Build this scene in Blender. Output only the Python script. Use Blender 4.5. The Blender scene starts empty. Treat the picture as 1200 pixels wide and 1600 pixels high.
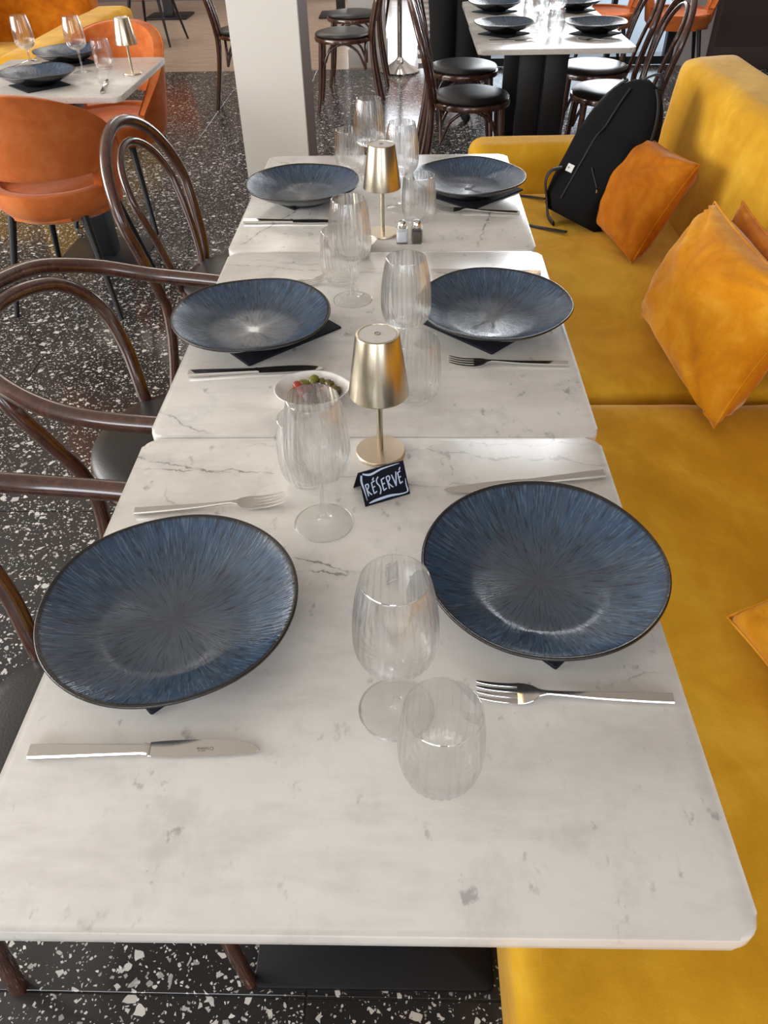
import bpy, bmesh, math, random
from mathutils import Vector, Matrix, noise as mnoise
PI = math.pi
R = math.radians
random.seed(7)
scene = bpy.context.scene
col = scene.collection

# ------------------------------------------------------------------ camera
cam_data = bpy.data.cameras.new('camera')
cam = bpy.data.objects.new('camera', cam_data)
col.objects.link(cam)
F_PX, PITCH, ROLL, YAW, CAM_H = 1175.25, 0.7236, -0.0237, -0.0389, 1.4326
cam_data.sensor_fit = 'VERTICAL'
cam_data.sensor_height = 32.0
cam_data.lens = 32.0 * F_PX / 1600.0
cam_data.clip_start = 0.02
fwd = Vector((math.sin(YAW) * math.cos(PITCH), math.cos(YAW) * math.cos(PITCH), -math.sin(PITCH)))
rgt0 = Vector((math.cos(YAW), -math.sin(YAW), 0))
up0 = rgt0.cross(fwd)
rgt = math.cos(ROLL) * rgt0 + math.sin(ROLL) * up0
upv = -math.sin(ROLL) * rgt0 + math.cos(ROLL) * up0
M = Matrix((rgt, upv, -fwd)).transposed().to_4x4()
M.translation = Vector((0, 0, CAM_H))
cam.matrix_world = M
scene.camera = cam

# ------------------------------------------------------------------ world, light, exposure
world = bpy.data.worlds.new('sky')
scene.world = world
world.use_nodes = True
bg = world.node_tree.nodes['Background']
bg.inputs[0].default_value = (0.72, 0.86, 1.0, 1)
bg.inputs[1].default_value = 2.2
scene.view_settings.view_transform = 'Standard'
scene.view_settings.look = 'None'
scene.view_settings.gamma = 1
scene.view_settings.exposure = 0.0
scene.view_settings.use_curve_mapping = False
# enough bounces for the stacked clear glasses
scene.cycles.max_bounces = 24
scene.cycles.transmission_bounces = 24
scene.cycles.transparent_max_bounces = 48
scene.cycles.glossy_bounces = 6
scene.cycles.diffuse_bounces = 4


def area(name, loc, rot, sx, sy, power, color):
    l = bpy.data.lights.new(name, 'AREA')
    l.shape = 'RECTANGLE'
    l.size, l.size_y, l.energy, l.color = sx, sy, power, color
    o = bpy.data.objects.new(name, l)
    col.objects.link(o)
    o.location, o.rotation_euler = loc, rot
    return o


# daylight coming in through the window openings (behind the camera, left and far side)
area('window_light', (-1.6, -3.35, 1.85), (R(90), 0, 0), 1.7, 1.9, 72, (0.95, 0.96, 1.0))
area('window_light', (1.5, -3.35, 1.85), (R(90), 0, 0), 1.7, 1.9, 30, (0.95, 0.96, 1.0))
area('window_light', (-5.85, 1.6, 1.8), (R(90), 0, R(-90)), 5.2, 1.9, 345, (1.0, 0.96, 0.90))
area('window_light', (1.45, 7.30, 1.85), (R(90), 0, R(180)), 1.5, 1.9, 75, (0.95, 0.97, 1.0))
area('window_light', (-0.25, 11.4, 1.3), (R(90), 0, R(180)), 0.95, 1.9, 32, (0.95, 0.97, 1.0))
# added fill lights under the ceiling to brighten the far half and the aisle
area('ceiling_fill_light', (-1.8, 9.3, 3.17), (0, 0, 0), 4.0, 1.6, 70, (1.0, 0.93, 0.84))
area('ceiling_fill_light', (-1.2, 5.6, 3.17), (0, 0, 0), 0.5, 2.2, 18, (1.0, 0.93, 0.84))


# ------------------------------------------------------------------ node helpers
class NT:
    def __init__(s, name):
        s.m = bpy.data.materials.new(name)
        s.m.use_nodes = True
        s.t = s.m.node_tree
        s.b = s.t.nodes['Principled BSDF']
        s.out = s.t.nodes['Material Output']

    def n(s, typ, **kw):
        nd = s.t.nodes.new(typ)
        for k, v in kw.items():
            if k.startswith('i_'):
                nd.inputs[k[2:].replace('_', ' ')].default_value = v
            else:
                setattr(nd, k, v)
        return nd

    def l(s, a, b):
        s.t.links.new(a, b)

    def val(s, x, sock):
        if isinstance(x, (int, float)):
            sock.default_value = x
        else:
            s.l(x, sock)

    def math(s, op, a, b=0.0, c=None, clamp=False):
        nd = s.n('ShaderNodeMath', operation=op)
        nd.use_clamp = clamp
        s.val(a, nd.inputs[0])
        s.val(b, nd.inputs[1])
        if c is not None:
            s.val(c, nd.inputs[2])
        return nd.outputs[0]

    def ramp(s, fac, stops, interp='LINEAR'):
        nd = s.n('ShaderNodeValToRGB')
        nd.color_ramp.interpolation = interp
        e = nd.color_ramp.elements
        while len(e) < len(stops):
            e.new(0.5)
        for i, (p, c) in enumerate(stops):
            e[i].position = p
            e[i].color = (*c, 1) if len(c) == 3 else c
        s.l(fac, nd.inputs[0])
        return nd.outputs[0]

    def mix(s, fac, a, b, blend='MIX'):
        nd = s.n('ShaderNodeMix', data_type='RGBA', blend_type=blend)
        s.val(fac, nd.inputs[0])
        for x, k in ((a, 6), (b, 7)):
            if isinstance(x, tuple):
                nd.inputs[k].default_value = (*x, 1) if len(x) == 3 else x
            else:
                s.l(x, nd.inputs[k])
        return nd.outputs[2]

    def noise(s, vec, scale, detail=4, rough=0.5, dist=0.0):
        nd = s.n('ShaderNodeTexNoise')
        nd.inputs['Scale'].default_value = scale
        nd.inputs['Detail'].default_value = detail
        nd.inputs['Roughness'].default_value = rough
        nd.inputs['Distortion'].default_value = dist
        if vec is not None:
            s.l(vec, nd.inputs['Vector'])
        return nd.outputs['Fac']

    def voro(s, vec, scale, feature='F1', rand=1.0):
        nd = s.n('ShaderNodeTexVoronoi', feature=feature)
        nd.inputs['Scale'].default_value = scale
        nd.inputs['Randomness'].default_value = rand
        s.l(vec, nd.inputs['Vector'])
        return nd

    def pos(s):
        return s.n('ShaderNodeNewGeometry').outputs['Position']

    def obj(s):
        return s.n('ShaderNodeTexCoord').outputs['Object']

    def mapping(s, vec, sc=(1, 1, 1), rot=(0, 0, 0), loc=(0, 0, 0)):
        nd = s.n('ShaderNodeMapping')
        nd.inputs['Scale'].default_value = sc
        nd.inputs['Rotation'].default_value = rot
        nd.inputs['Location'].default_value = loc
        s.l(vec, nd.inputs['Vector'])
        return nd.outputs[0]

    def bump(s, h, strength=0.2, dist=0.01):
        nd = s.n('ShaderNodeBump')
        nd.inputs['Strength'].default_value = strength
        nd.inputs['Distance'].default_value = dist
        s.l(h, nd.inputs['Height'])
        s.l(nd.outputs[0], s.b.inputs['Normal'])

    def set(s, **kw):
        for k, v in kw.items():
            k = k.replace('_', ' ')
            if isinstance(v, tuple) and len(v) == 3:
                v = (*v, 1)
            s.b.inputs[k].default_value = v
        return s


def plain(name, c, rough=0.5, metal=0.0, var=0.12, scale=30, **kw):
    t = NT(name)
    f = t.noise(t.obj(), scale, 4)
    c2 = tuple(x * (1 - var) for x in c)
    t.l(t.mix(f, c2, c), t.b.inputs['Base Color'])
    t.set(Roughness=rough, Metallic=metal, **kw)
    return t.m


MAT = {}


def make_marble():
    t = NT('marble')
    p = t.pos()
    base = t.noise(t.mapping(p, (1, 1.7, 1), (0, 0, 0.25)), 3.6, 6, 0.62)
    c = t.ramp(base, [(0.3, (0.60, 0.57, 0.53)), (0.5, (0.71, 0.68, 0.64)), (0.75, (0.77, 0.745, 0.71))])
    # thin grey veins of these particular slabs: (x0, y0, x1, y1, width, strength)
    VEINS = [(-0.46, 0.912, -0.23, 0.845, 0.0016, 0.55), (-0.41, 0.868, -0.05, 0.852, 0.0020, 0.75), (-0.03, 0.912, 0.31, 0.880, 0.0022, 0.45), (-0.17, 0.690, -0.04, 0.655, 0.0022, 0.8),
             (-0.165, 0.650, -0.03, 0.664, 0.0016, 0.7), (-0.42, 1.026, -0.29, 0.948, 0.0022, 0.5), (-0.41, 1.592, 0.29, 1.497, 0.0020, 0.55), (-0.37, 1.622, -0.02, 1.560, 0.0016, 0.45), (-0.40, 1.676, -0.25, 1.975, 0.0030, 0.6),
             (0.155, 1.670, 0.218, 1.93, 0.0032, 0.65), (0.20, 0.486, 0.30, 0.510, 0.0022, 0.35), (-0.05, 0.842, 0.12, 0.826, 0.0016, 0.4), (0.22, 1.93, 0.16, 2.36, 0.0026, 0.5), (-0.36, 0.84, -0.30, 0.76, 0.0016, 0.4), (-0.22, 2.03, 0.05, 2.30, 0.0016, 0.25),
             (-1.75, 3.62, -1.1, 3.28, 0.003, 0.4), (-0.30, 0.925, -0.05, 0.94, 0.0013, 0.3), (0.02, 0.935, 0.30, 0.925, 0.0013, 0.3)]
    w1 = t.math('SUBTRACT', t.noise(t.mapping(p, (1, 1, 1)), 14.0, 5, 0.62), 0.5)
    w2 = t.math('SUBTRACT', t.noise(t.mapping(p, (1, 1, 1), loc=(7, 3, 0)), 14.0, 5, 0.62), 0.5)
    wob = t.noise(p, 45, 3)
    sp_ = t.n('ShaderNodeSeparateXYZ')
    t.l(p, sp_.inputs[0])
    wx = t.math('ADD', sp_.outputs[0], t.math('MULTIPLY', w1, 0.055))
    wy = t.math('ADD', sp_.outputs[1], t.math('MULTIPLY', w2, 0.060))
    tot, soft = 0.0, 0.0
    for (x0, y0, x1, y1, wd, stg) in VEINS:
        L = math.hypot(x1 - x0, y1 - y0)
        dx, dy = (x1 - x0) / L, (y1 - y0) / L
        cx, cy = (x0 + x1) / 2, (y0 + y1) / 2
        across = t.math('ABSOLUTE', t.math('MULTIPLY_ADD', wx, -dy, t.math('MULTIPLY_ADD', wy, dx, cx * dy - cy * dx)))
        along = t.math('ABSOLUTE', t.math('MULTIPLY_ADD', wx, dx, t.math('MULTIPLY_ADD', wy, dy, -cx * dx - cy * dy)))
        ends = t.math('MULTIPLY', t.math('SUBTRACT', L / 2, along), 18.0, clamp=True)
        ln = t.math('MULTIPLY', t.math('SUBTRACT', 1.0, t.math('DIVIDE', across, wd)), 1.6, clamp=True)
        sf = t.math('SUBTRACT', 1.0, t.math('DIVIDE', across, wd * 9), clamp=True)
        tot = t.math('MAXIMUM', tot, t.math('MULTIPLY', t.math('MULTIPLY', ln, ends), stg))
        soft = t.math('MAXIMUM', soft, t.math('MULTIPLY', t.math('MULTIPLY', sf, ends), stg * 0.45))
    l1 = t.math('MULTIPLY', tot, t.math('MULTIPLY', t.math('SUBTRACT', wob, 0.30), 4.5, clamp=True))
    soft = t.math('MULTIPLY', soft, t.ramp(wob, [(0.35, (0, 0, 0)), (0.65, (1, 1, 1))]))
    # broad veil of fine cross grained grey towards the rear of the slabs
    vn = t.noise(t.mapping(p, (0.8, 2.4, 1), (0, 0, -0.08)), 10, 7, 0.66)
    veil = t.ramp(vn, [(0.50, (0, 0, 0)), (0.72, (1, 1, 1))])
    # smoky grey blotches with little dark marks
    b1 = t.noise(t.mapping(p, (1.3, 1, 1), (0, 0, 0.7)), 9, 7, 0.68)
    bl = t.ramp(b1, [(0.53, (0, 0, 0)), (0.72, (1, 1, 1))])
    b2 = t.noise(t.mapping(p, (1.6, 1, 1), (0, 0, -0.5), (3, 2, 0)), 34, 4, 0.55)
    spk = t.math('MULTIPLY', t.ramp(b2, [(0.62, (0, 0, 0)), (0.70, (1, 1, 1))]), t.ramp(b1, [(0.46, (0, 0, 0)), (0.56, (1, 1, 1))]))
    c = t.mix(t.math('MULTIPLY', veil, 0.34), c, (0.42, 0.39, 0.355))
    c = t.mix(soft, c, (0.36, 0.34, 0.32))
    c = t.mix(t.math('MULTIPLY', bl, 0.42), c, (0.40, 0.405, 0.395))
    c = t.mix(t.math('MULTIPLY', spk, 0.60), c, (0.22, 0.215, 0.21))
    c = t.mix(l1, c, (0.13, 0.12, 0.115))
    t.l(c, t.b.inputs['Base Color'])
    t.set(Roughness=0.22, IOR=1.45)
    t.bump(t.noise(p, 40, 3), 0.03, 0.002)
    return t.m


def make_terrazzo():
    t = NT('terrazzo')
    p0 = t.pos()
    jt = t.n('ShaderNodeTexNoise')
    jt.inputs['Scale'].default_value = 55
    jt.inputs['Detail'].default_value = 1
    t.l(p0, jt.inputs['Vector'])
    vs = t.n('ShaderNodeVectorMath', operation='MULTIPLY_ADD')
    t.l(jt.outputs['Color'], vs.inputs[0])
    vs.inputs[1].default_value = (0.007, 0.007, 0)
    t.l(p0, vs.inputs[2])
    p = vs.outputs[0]
    cloud = t.noise(p0, 1.4, 4)
    c = t.ramp(cloud, [(0.3, (0.020, 0.020, 0.022)), (0.7, (0.042, 0.038, 0.036))])
    for i, (sc, lim, keep, offs) in enumerate([(46, 0.30, 0.79, 0.0), (88, 0.32, 0.76, 3.3), (180, 0.34, 0.70, 7.1)]):
        vec = t.mapping(p, (1, 1, 0), loc=(offs, offs * 0.7, 0.5))
        v = t.voro(vec, sc)
        e = t.voro(vec, sc, 'DISTANCE_TO_EDGE')
        sep = t.n('ShaderNodeSeparateColor')
        t.l(v.outputs['Color'], sep.inputs[0])
        rnd, rnd2, rnd3 = sep.outputs[0], sep.outputs[1], sep.outputs[2]
        on = t.math('GREATER_THAN', rnd, keep)
        thr = t.math('MULTIPLY_ADD', rnd2, 0.26, 0.09)
        body = t.math('GREATER_THAN', e.outputs['Distance'], thr)
        msk = t.math('MULTIPLY', on, body)
        cc = t.ramp(rnd3, [(0.0, (0.62, 0.61, 0.58)), (0.55, (0.46, 0.45, 0.43)), (0.75, (0.26, 0.25, 0.24)), (1.0, (0.75, 0.74, 0.72))])
        c = t.mix(msk, c, cc)
    t.l(c, t.b.inputs['Base Color'])
    t.set(Roughness=0.15, IOR=1.45)
    t.bump(t.noise(p0, 6, 3), 0.05, 0.004)
    return t.m


def make_velvet(name, dark, mid, light, scale=5.0, sheen=0.5):
    t = NT(name)
    p = t.obj()
    a = t.noise(t.mapping(p, (1, 1, 1)), scale, 5, 0.6, 0.9)
    b = t.noise(t.mapping(p, (1, 0.5, 1), (0, 0, 0.6)), scale * 3.5, 5, 0.6, 0.6)
    f = t.math('ADD', t.math('MULTIPLY', a, 0.65), t.math('MULTIPLY', b, 0.35))
    c = t.ramp(f, [(0.33, dark), (0.5, mid), (0.68, light)])
    t.l(c, t.b.inputs['Base Color'])
    t.set(Roughness=0.85, Sheen_Weight=sheen, Sheen_Roughness=0.30, Sheen_Tint=tuple(0.5 + 0.5 * q for q in light))
    t.b.inputs['Specular IOR Level'].default_value = 0.15
    w = t.noise(p, 420, 2)
    f2 = t.math('ADD', t.math('MULTIPLY', w, 0.12), t.math('MULTIPLY', t.noise(p, 14, 3), 0.9))
    t.bump(f2, 0.28, 0.010)
    return t.m


def make_wood():
    t = NT('dark_bentwood')
    p = t.obj()
    f = t.noise(t.mapping(p, (1, 1, 0.25)), 40, 6, 0.65, 1.2)
    c = t.ramp(f, [(0.3, (0.040, 0.013, 0.008)), (0.55, (0.080, 0.028, 0.017)), (0.75, (0.12, 0.050, 0.028))])
    t.l(c, t.b.inputs['Base Color'])
    t.set(Roughness=0.26, Coat_Weight=1.0, Coat_Roughness=0.10)
    t.bump(f, 0.06, 0.002)
    return t.m


def make_leather():
    t = NT('black_leatherette')
    p = t.obj()
    v = t.voro(p, 260)
    t.l(t.mix(t.noise(p, 12, 3), (0.009, 0.009, 0.009), (0.018, 0.017, 0.016)), t.b.inputs['Base Color'])
    t.set(Roughness=0.38)
    t.bump(v.outputs['Distance'], 0.15, 0.001)
    return t.m


def make_plate():
    t = NT('glazed_stoneware')
    p = t.obj()
    sp = t.n('ShaderNodeSeparateXYZ')
    t.l(p, sp.inputs[0])
    x, y = sp.outputs[0], sp.outputs[1]
    r = t.math('SQRT', t.math('ADD', t.math('MULTIPLY', x, x), t.math('MULTIPLY', y, y)))
    ri = t.math('DIVIDE', 1.0, t.math('MAXIMUM', r, 0.002))
    info = t.n('ShaderNodeObjectInfo').outputs['Random']

    def radial(freq, rs, off=0.0):
        cb = t.n('ShaderNodeCombineXYZ')
        t.val(t.math('ADD', t.math('MULTIPLY', t.math('MULTIPLY', x, ri), freq), t.math('MULTIPLY', info, 31.0)), cb.inputs[0])
        t.val(t.math('ADD', t.math('MULTIPLY', t.math('MULTIPLY', y, ri), freq), off), cb.inputs[1])
        t.val(t.math('MULTIPLY', r, rs), cb.inputs[2])
        return t.noise(cb.outputs[0], 1.0, 3, 0.6)
    s1 = radial(30, 42)
    s2 = radial(64, 46, 5.0)
    s3 = radial(3.0, 9, 9.0)
    streak = t.ramp(s1, [(0.54, (0, 0, 0)), (0.62, (1, 1, 1))])
    light = t.ramp(s2, [(0.52, (0, 0, 0)), (0.64, (1, 1, 1))])
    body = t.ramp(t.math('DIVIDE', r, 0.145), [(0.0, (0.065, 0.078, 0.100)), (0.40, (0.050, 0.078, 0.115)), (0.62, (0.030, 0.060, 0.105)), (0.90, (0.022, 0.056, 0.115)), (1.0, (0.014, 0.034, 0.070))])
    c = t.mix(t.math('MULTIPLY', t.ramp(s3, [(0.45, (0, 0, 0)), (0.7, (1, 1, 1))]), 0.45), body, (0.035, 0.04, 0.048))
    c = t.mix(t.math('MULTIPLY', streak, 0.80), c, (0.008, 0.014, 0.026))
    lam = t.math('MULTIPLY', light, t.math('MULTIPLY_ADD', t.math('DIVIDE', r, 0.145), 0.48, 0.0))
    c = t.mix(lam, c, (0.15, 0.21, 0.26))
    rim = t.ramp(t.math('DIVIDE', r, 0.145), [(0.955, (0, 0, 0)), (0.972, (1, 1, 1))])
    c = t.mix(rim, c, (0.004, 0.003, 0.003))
    # the underside is an unglazed looking black
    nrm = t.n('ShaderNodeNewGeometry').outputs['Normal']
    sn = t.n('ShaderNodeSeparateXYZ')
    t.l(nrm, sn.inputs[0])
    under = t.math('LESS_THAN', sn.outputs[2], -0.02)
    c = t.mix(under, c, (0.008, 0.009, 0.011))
    t.l(c, t.b.inputs['Base Color'])
    t.set(Roughness=0.07, IOR=1.65)
    amp = t.math('MULTIPLY', t.ramp(t.math('DIVIDE', r, 0.145), [(0.05, (0, 0, 0)), (0.7, (1, 1, 1))]), s2)
    t.bump(t.math('ADD', amp, t.math('MULTIPLY', t.noise(p, 16, 3), 1.3)), 0.30, 0.0035)
    return t.m


def make_glass():
    t = NT('clear_glass')
    g = t.n('ShaderNodeBsdfGlass')
    g.inputs['IOR'].default_value = 1.46
    g.inputs['Roughness'].default_value = 0.0
    g.inputs['Color'].default_value = (0.996, 0.998, 0.996, 1)
    tr = t.n('ShaderNodeBsdfTransparent')
    tr.inputs['Color'].default_value = (0.996, 0.998, 0.996, 1)
    mx = t.n('ShaderNodeMixShader')
    mx.inputs[0].default_value = GLASS_MIX
    gl = t.n('ShaderNodeBsdfGlossy')
    gl.inputs['Roughness'].default_value = 0.0
    lw = t.n('ShaderNodeLayerWeight')
    lw.inputs[0].default_value = 0.5
    fz = t.math('MULTIPLY_ADD', t.math('POWER', lw.outputs['Facing'], 3.8), 0.80, 0.040)
    m2 = t.n('ShaderNodeMixShader')
    t.l(fz, m2.inputs[0]); t.l(tr.outputs[0], m2.inputs[1]); t.l(gl.outputs[0], m2.inputs[2])
    t.l(m2.outputs[0], mx.inputs[1])
    t.l(g.outputs[0], mx.inputs[2])
    t.l(mx.outputs[0], t.out.inputs[0])
    return t.m


GLASS_MIX = 0.34


def brushed(name, c, rough=0.3, var=0.1):
    t = NT(name)
    p = t.obj()
    f = t.noise(t.mapping(p, (1, 1, 14)), 60, 4)
    t.l(t.mix(f, tuple(x * (1 - var) for x in c), c), t.b.inputs['Base Color'])
    t.set(Metallic=1.0, Roughness=rough)
    t.bump(f, 0.03, 0.0005)
    return t.m


def make_wall(name, c):
    t = NT(name)
    p = t.pos()
    t.l(t.mix(t.noise(p, 3, 5), tuple(x * 0.94 for x in c), c), t.b.inputs['Base Color'])
    t.set(Roughness=0.7)
    t.bump(t.noise(p, 160, 3), 0.05, 0.002)
    return t.m


def make_planks():
    t = NT('beige_boards')
    p = t.pos()
    f = t.noise(t.mapping(p, (1, 8, 1)), 4, 5, 0.6)
    t.l(t.ramp(f, [(0.3, (0.36, 0.27, 0.20)), (0.7, (0.50, 0.40, 0.31))]), t.b.inputs['Base Color'])
    t.set(Roughness=0.25)
    return t.m


MAT['marble'] = make_marble()
MAT['terrazzo'] = make_terrazzo()
MAT['sofa'] = make_velvet('mustard_velvet', (0.52, 0.255, 0.010), (0.64, 0.335, 0.018), (0.80, 0.48, 0.045), 3.2, 0.32)
MAT['pillow'] = make_velvet('amber_velvet', (0.52, 0.165, 0.004), (0.68, 0.26, 0.008), (0.80, 0.40, 0.035), 6.0, 0.5)
MAT['pillow_dark'] = make_velvet('rust_velvet', (0.30, 0.075, 0.002), (0.46, 0.135, 0.004), (0.58, 0.21, 0.012), 6.0, 0.4)
MAT['orange'] = make_velvet('orange_velvet', (0.40, 0.085, 0.018), (0.52, 0.135, 0.032), (0.62, 0.20, 0.060), 5.0, 0.4)
MAT['wood'] = make_wood()
MAT['leather'] = make_leather()
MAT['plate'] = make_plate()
MAT['glass'] = make_glass()
MAT['steel'] = plain('polished_steel', (0.72, 0.70, 0.67), 0.10, 1.0, 0.08, 30)
MAT['chrome'] = plain('chrome', (0.8, 0.79, 0.77), 0.06, 1.0, 0.04, 10)
MAT['brass'] = brushed('champagne_metal', (0.60, 0.525, 0.40), 0.27)
MAT['brass_base'] = brushed('pale_gold_metal', (0.76, 0.64, 0.49), 0.33)
MAT['lamp_top'] = plain('frosted_white_top', (0.62, 0.58, 0.53), 0.45)
MAT['grey_mark'] = plain('grey_button_ring', (0.22, 0.20, 0.18), 0.5)
MAT['napkin'] = plain('black_paper', (0.010, 0.012, 0.022), 0.8, 0, 0.3, 60)
MAT['card'] = plain('black_card', (0.008, 0.009, 0.016), 0.55)
MAT['card'].node_tree.nodes['Principled BSDF'].inputs['Specular IOR Level'].default_value = 0.12
MAT['chalk'] = plain('pale_blue_chalk_paint', (0.55, 0.64, 0.82), 0.7)
MAT['black_metal'] = plain('black_powder_coat', (0.005, 0.006, 0.009), 0.45)
MAT['porcelain'] = plain('white_porcelain', (0.80, 0.77, 0.74), 0.12, 0, 0.04)
MAT['olive'] = plain('green_olive', (0.21, 0.19, 0.02), 0.22, 0, 0.5, 90)
MAT['olive_brown'] = plain('brown_olive', (0.12, 0.085, 0.015), 0.22, 0, 0.5, 90)
MAT['olive_red'] = plain('red_pickled_pepper', (0.33, 0.035, 0.015), 0.22, 0, 0.4, 60)
MAT['olive_purple'] = plain('purple_olive', (0.085, 0.018, 0.028), 0.2, 0, 0.4, 60)
MAT['oil'] = plain('amber_oil', (0.34, 0.17, 0.03), 0.1, 0, 0.2, 60)
MAT['bag'] = plain('black_canvas', (0.006, 0.006, 0.007), 0.85, 0, 0.4, 200)
MAT['bag'].node_tree.nodes['Principled BSDF'].inputs['Specular IOR Level'].default_value = 0.15
MAT['strap'] = plain('black_webbing', (0.008, 0.008, 0.009), 0.6, 0, 0.4, 300)
MAT['tag'] = plain('white_fabric_tag', (0.72, 0.72, 0.72), 0.7)
MAT['salt'] = plain('white_salt', (0.80, 0.83, 0.90), 0.8)
MAT['pepper'] = plain('ground_pepper', (0.13, 0.115, 0.09), 0.9, 0, 0.6, 900)
MAT['pillar'] = make_wall('cream_paint', (0.84, 0.81, 0.75))
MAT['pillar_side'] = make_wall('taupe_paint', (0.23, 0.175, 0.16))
MAT['wall'] = make_wall('off_white_paint', (0.62, 0.57, 0.52))
MAT['ceiling'] = make_wall('ceiling_paint', (0.80, 0.75, 0.69))
MAT['grey_wall'] = make_wall('light_grey_paint', (0.60, 0.58, 0.57))
MAT['brown_wall'] = make_wall('brown_panel_paint', (0.075, 0.05, 0.042))
MAT['planks'] = make_planks()
MAT['grout'] = plain('grey_grout', (0.10, 0.10, 0.10), 0.8)
MAT['frame'] = plain('black_window_frame', (0.010, 0.011, 0.013), 0.35)
MAT['cloth_black'] = plain('black_cloth', (0.006, 0.006, 0.007), 0.9, 0, 0.3, 80)
MAT['skin'] = plain('skin', (0.45, 0.27, 0.19), 0.5)
MAT['hair'] = plain('dark_hair', (0.02, 0.013, 0.01), 0.5)
MAT['etch'] = plain('grey_etching', (0.10, 0.085, 0.07), 0.5)
MAT['paving'] = plain('pale_paving', (0.42, 0.44, 0.46), 0.8, 0, 0.15, 2)
t_ = NT('window_pane_glass')
g_ = t_.n('ShaderNodeBsdfGlossy'); g_.inputs['Roughness'].default_value = 0.0
tr_ = t_.n('ShaderNodeBsdfTransparent')
fr_ = t_.n('ShaderNodeFresnel'); fr_.inputs[0].default_value = 1.45
mx_ = t_.n('ShaderNodeMixShader')
t_.l(fr_.outputs[0], mx_.inputs[0]); t_.l(tr_.outputs[0], mx_.inputs[1]); t_.l(g_.outputs[0], mx_.inputs[2])
t_.l(mx_.outputs[0], t_.out.inputs[0])
MAT['pane'] = t_.m
t_ = NT('warm_lamp')
em = t_.n('ShaderNodeEmission'); em.inputs[0].default_value = (1, 0.62, 0.3, 1); em.inputs[1].default_value = 14
t_.l(em.outputs[0], t_.out.inputs[0])
MAT['warm'] = t_.m


# ------------------------------------------------------------------ mesh helpers
def link(name, me, mat=None, parent=None, smooth=False):
    if mat is not None and not me.materials:
        me.materials.append(MAT[mat] if isinstance(mat, str) else mat)
    if smooth:
        for p in me.polygons:
            p.use_smooth = True
    o = bpy.data.objects.new(name, me)
    col.objects.link(o)
    o.parent = parent
    return o


def from_bm(name, bm, mat=None, parent=None, smooth=False, sharp=None):
    me = bpy.data.meshes.new(name)
    bmesh.ops.recalc_face_normals(bm, faces=bm.faces)
    bm.to_mesh(me)
    bm.free()
    if sharp:
        for p in me.polygons:
            p.use_smooth = True
        me.set_sharp_from_angle(angle=R(sharp))
    return link(name, me, mat, parent, smooth)


def from_vf(name, v, f, mat=None, parent=None, smooth=False, sharp=None):
    me = bpy.data.meshes.new(name)
    me.from_pydata(v, [], f)
    me.update()
    bm = bmesh.new()
    bm.from_mesh(me)
    bmesh.ops.recalc_face_normals(bm, faces=bm.faces)
    bm.to_mesh(me)
    bm.free()
    if sharp:
        for p in me.polygons:
            p.use_smooth = True
        me.set_sharp_from_angle(angle=R(sharp))
    return link(name, me, mat, parent, smooth)


def thing(name, label, cat, loc=(0, 0, 0), rz=0.0, group=None):
    o = bpy.data.objects.new(name, None)
    o.empty_display_size = 0.05
    col.objects.link(o)
    o.location = loc
    o.rotation_euler = (0, 0, rz)
    return tag(o, label, cat, group)


def tag(o, label=None, cat=None, group=None, kind=None):
    if label: o['label'] = label
    if cat: o['category'] = cat
    if group: o['group'] = group
    if kind: o['kind'] = kind
    return o


def copy_tree(o, label=None, group=None, loc=None, rz=None, parent=None):
    c = o.copy()
    col.objects.link(c)
    if parent is not None:
        c.parent = parent
    if label: c['label'] = label
    if group: c['group'] = group
    if loc is not None: c.location = loc
    if rz is not None: c.rotation_euler = (0, 0, rz)
    for ch in KIDS.get(o.name, [x for x in bpy.data.objects if x.parent == o]):
        copy_tree(ch, parent=c)
    return c


KIDS = {}


def bm_box(bm, x0, x1, y0, y1, z0, z1):
    v = [bm.verts.new(c) for c in ((x0, y0, z0), (x1, y0, z0), (x1, y1, z0), (x0, y1, z0), (x0, y0, z1), (x1, y0, z1), (x1, y1, z1), (x0, y1, z1))]
    for f in ((0, 3, 2, 1), (4, 5, 6, 7), (0, 1, 5, 4), (1, 2, 6, 5), (2, 3, 7, 6), (3, 0, 4, 7)):
        bm.faces.new([v[i] for i in f])


def box(name, x0, x1, y0, y1, z0, z1, mat, parent=None, bevel=0.0, seg=2):
    bm = bmesh.new()
    bm_box(bm, x0, x1, y0, y1, z0, z1)
    if bevel:
        bmesh.ops.bevel(bm, geom=bm.edges[:], offset=bevel, segments=seg, profile=0.5, affect='EDGES')
    return from_bm(name, bm, mat, parent, sharp=35 if bevel else None)


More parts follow.
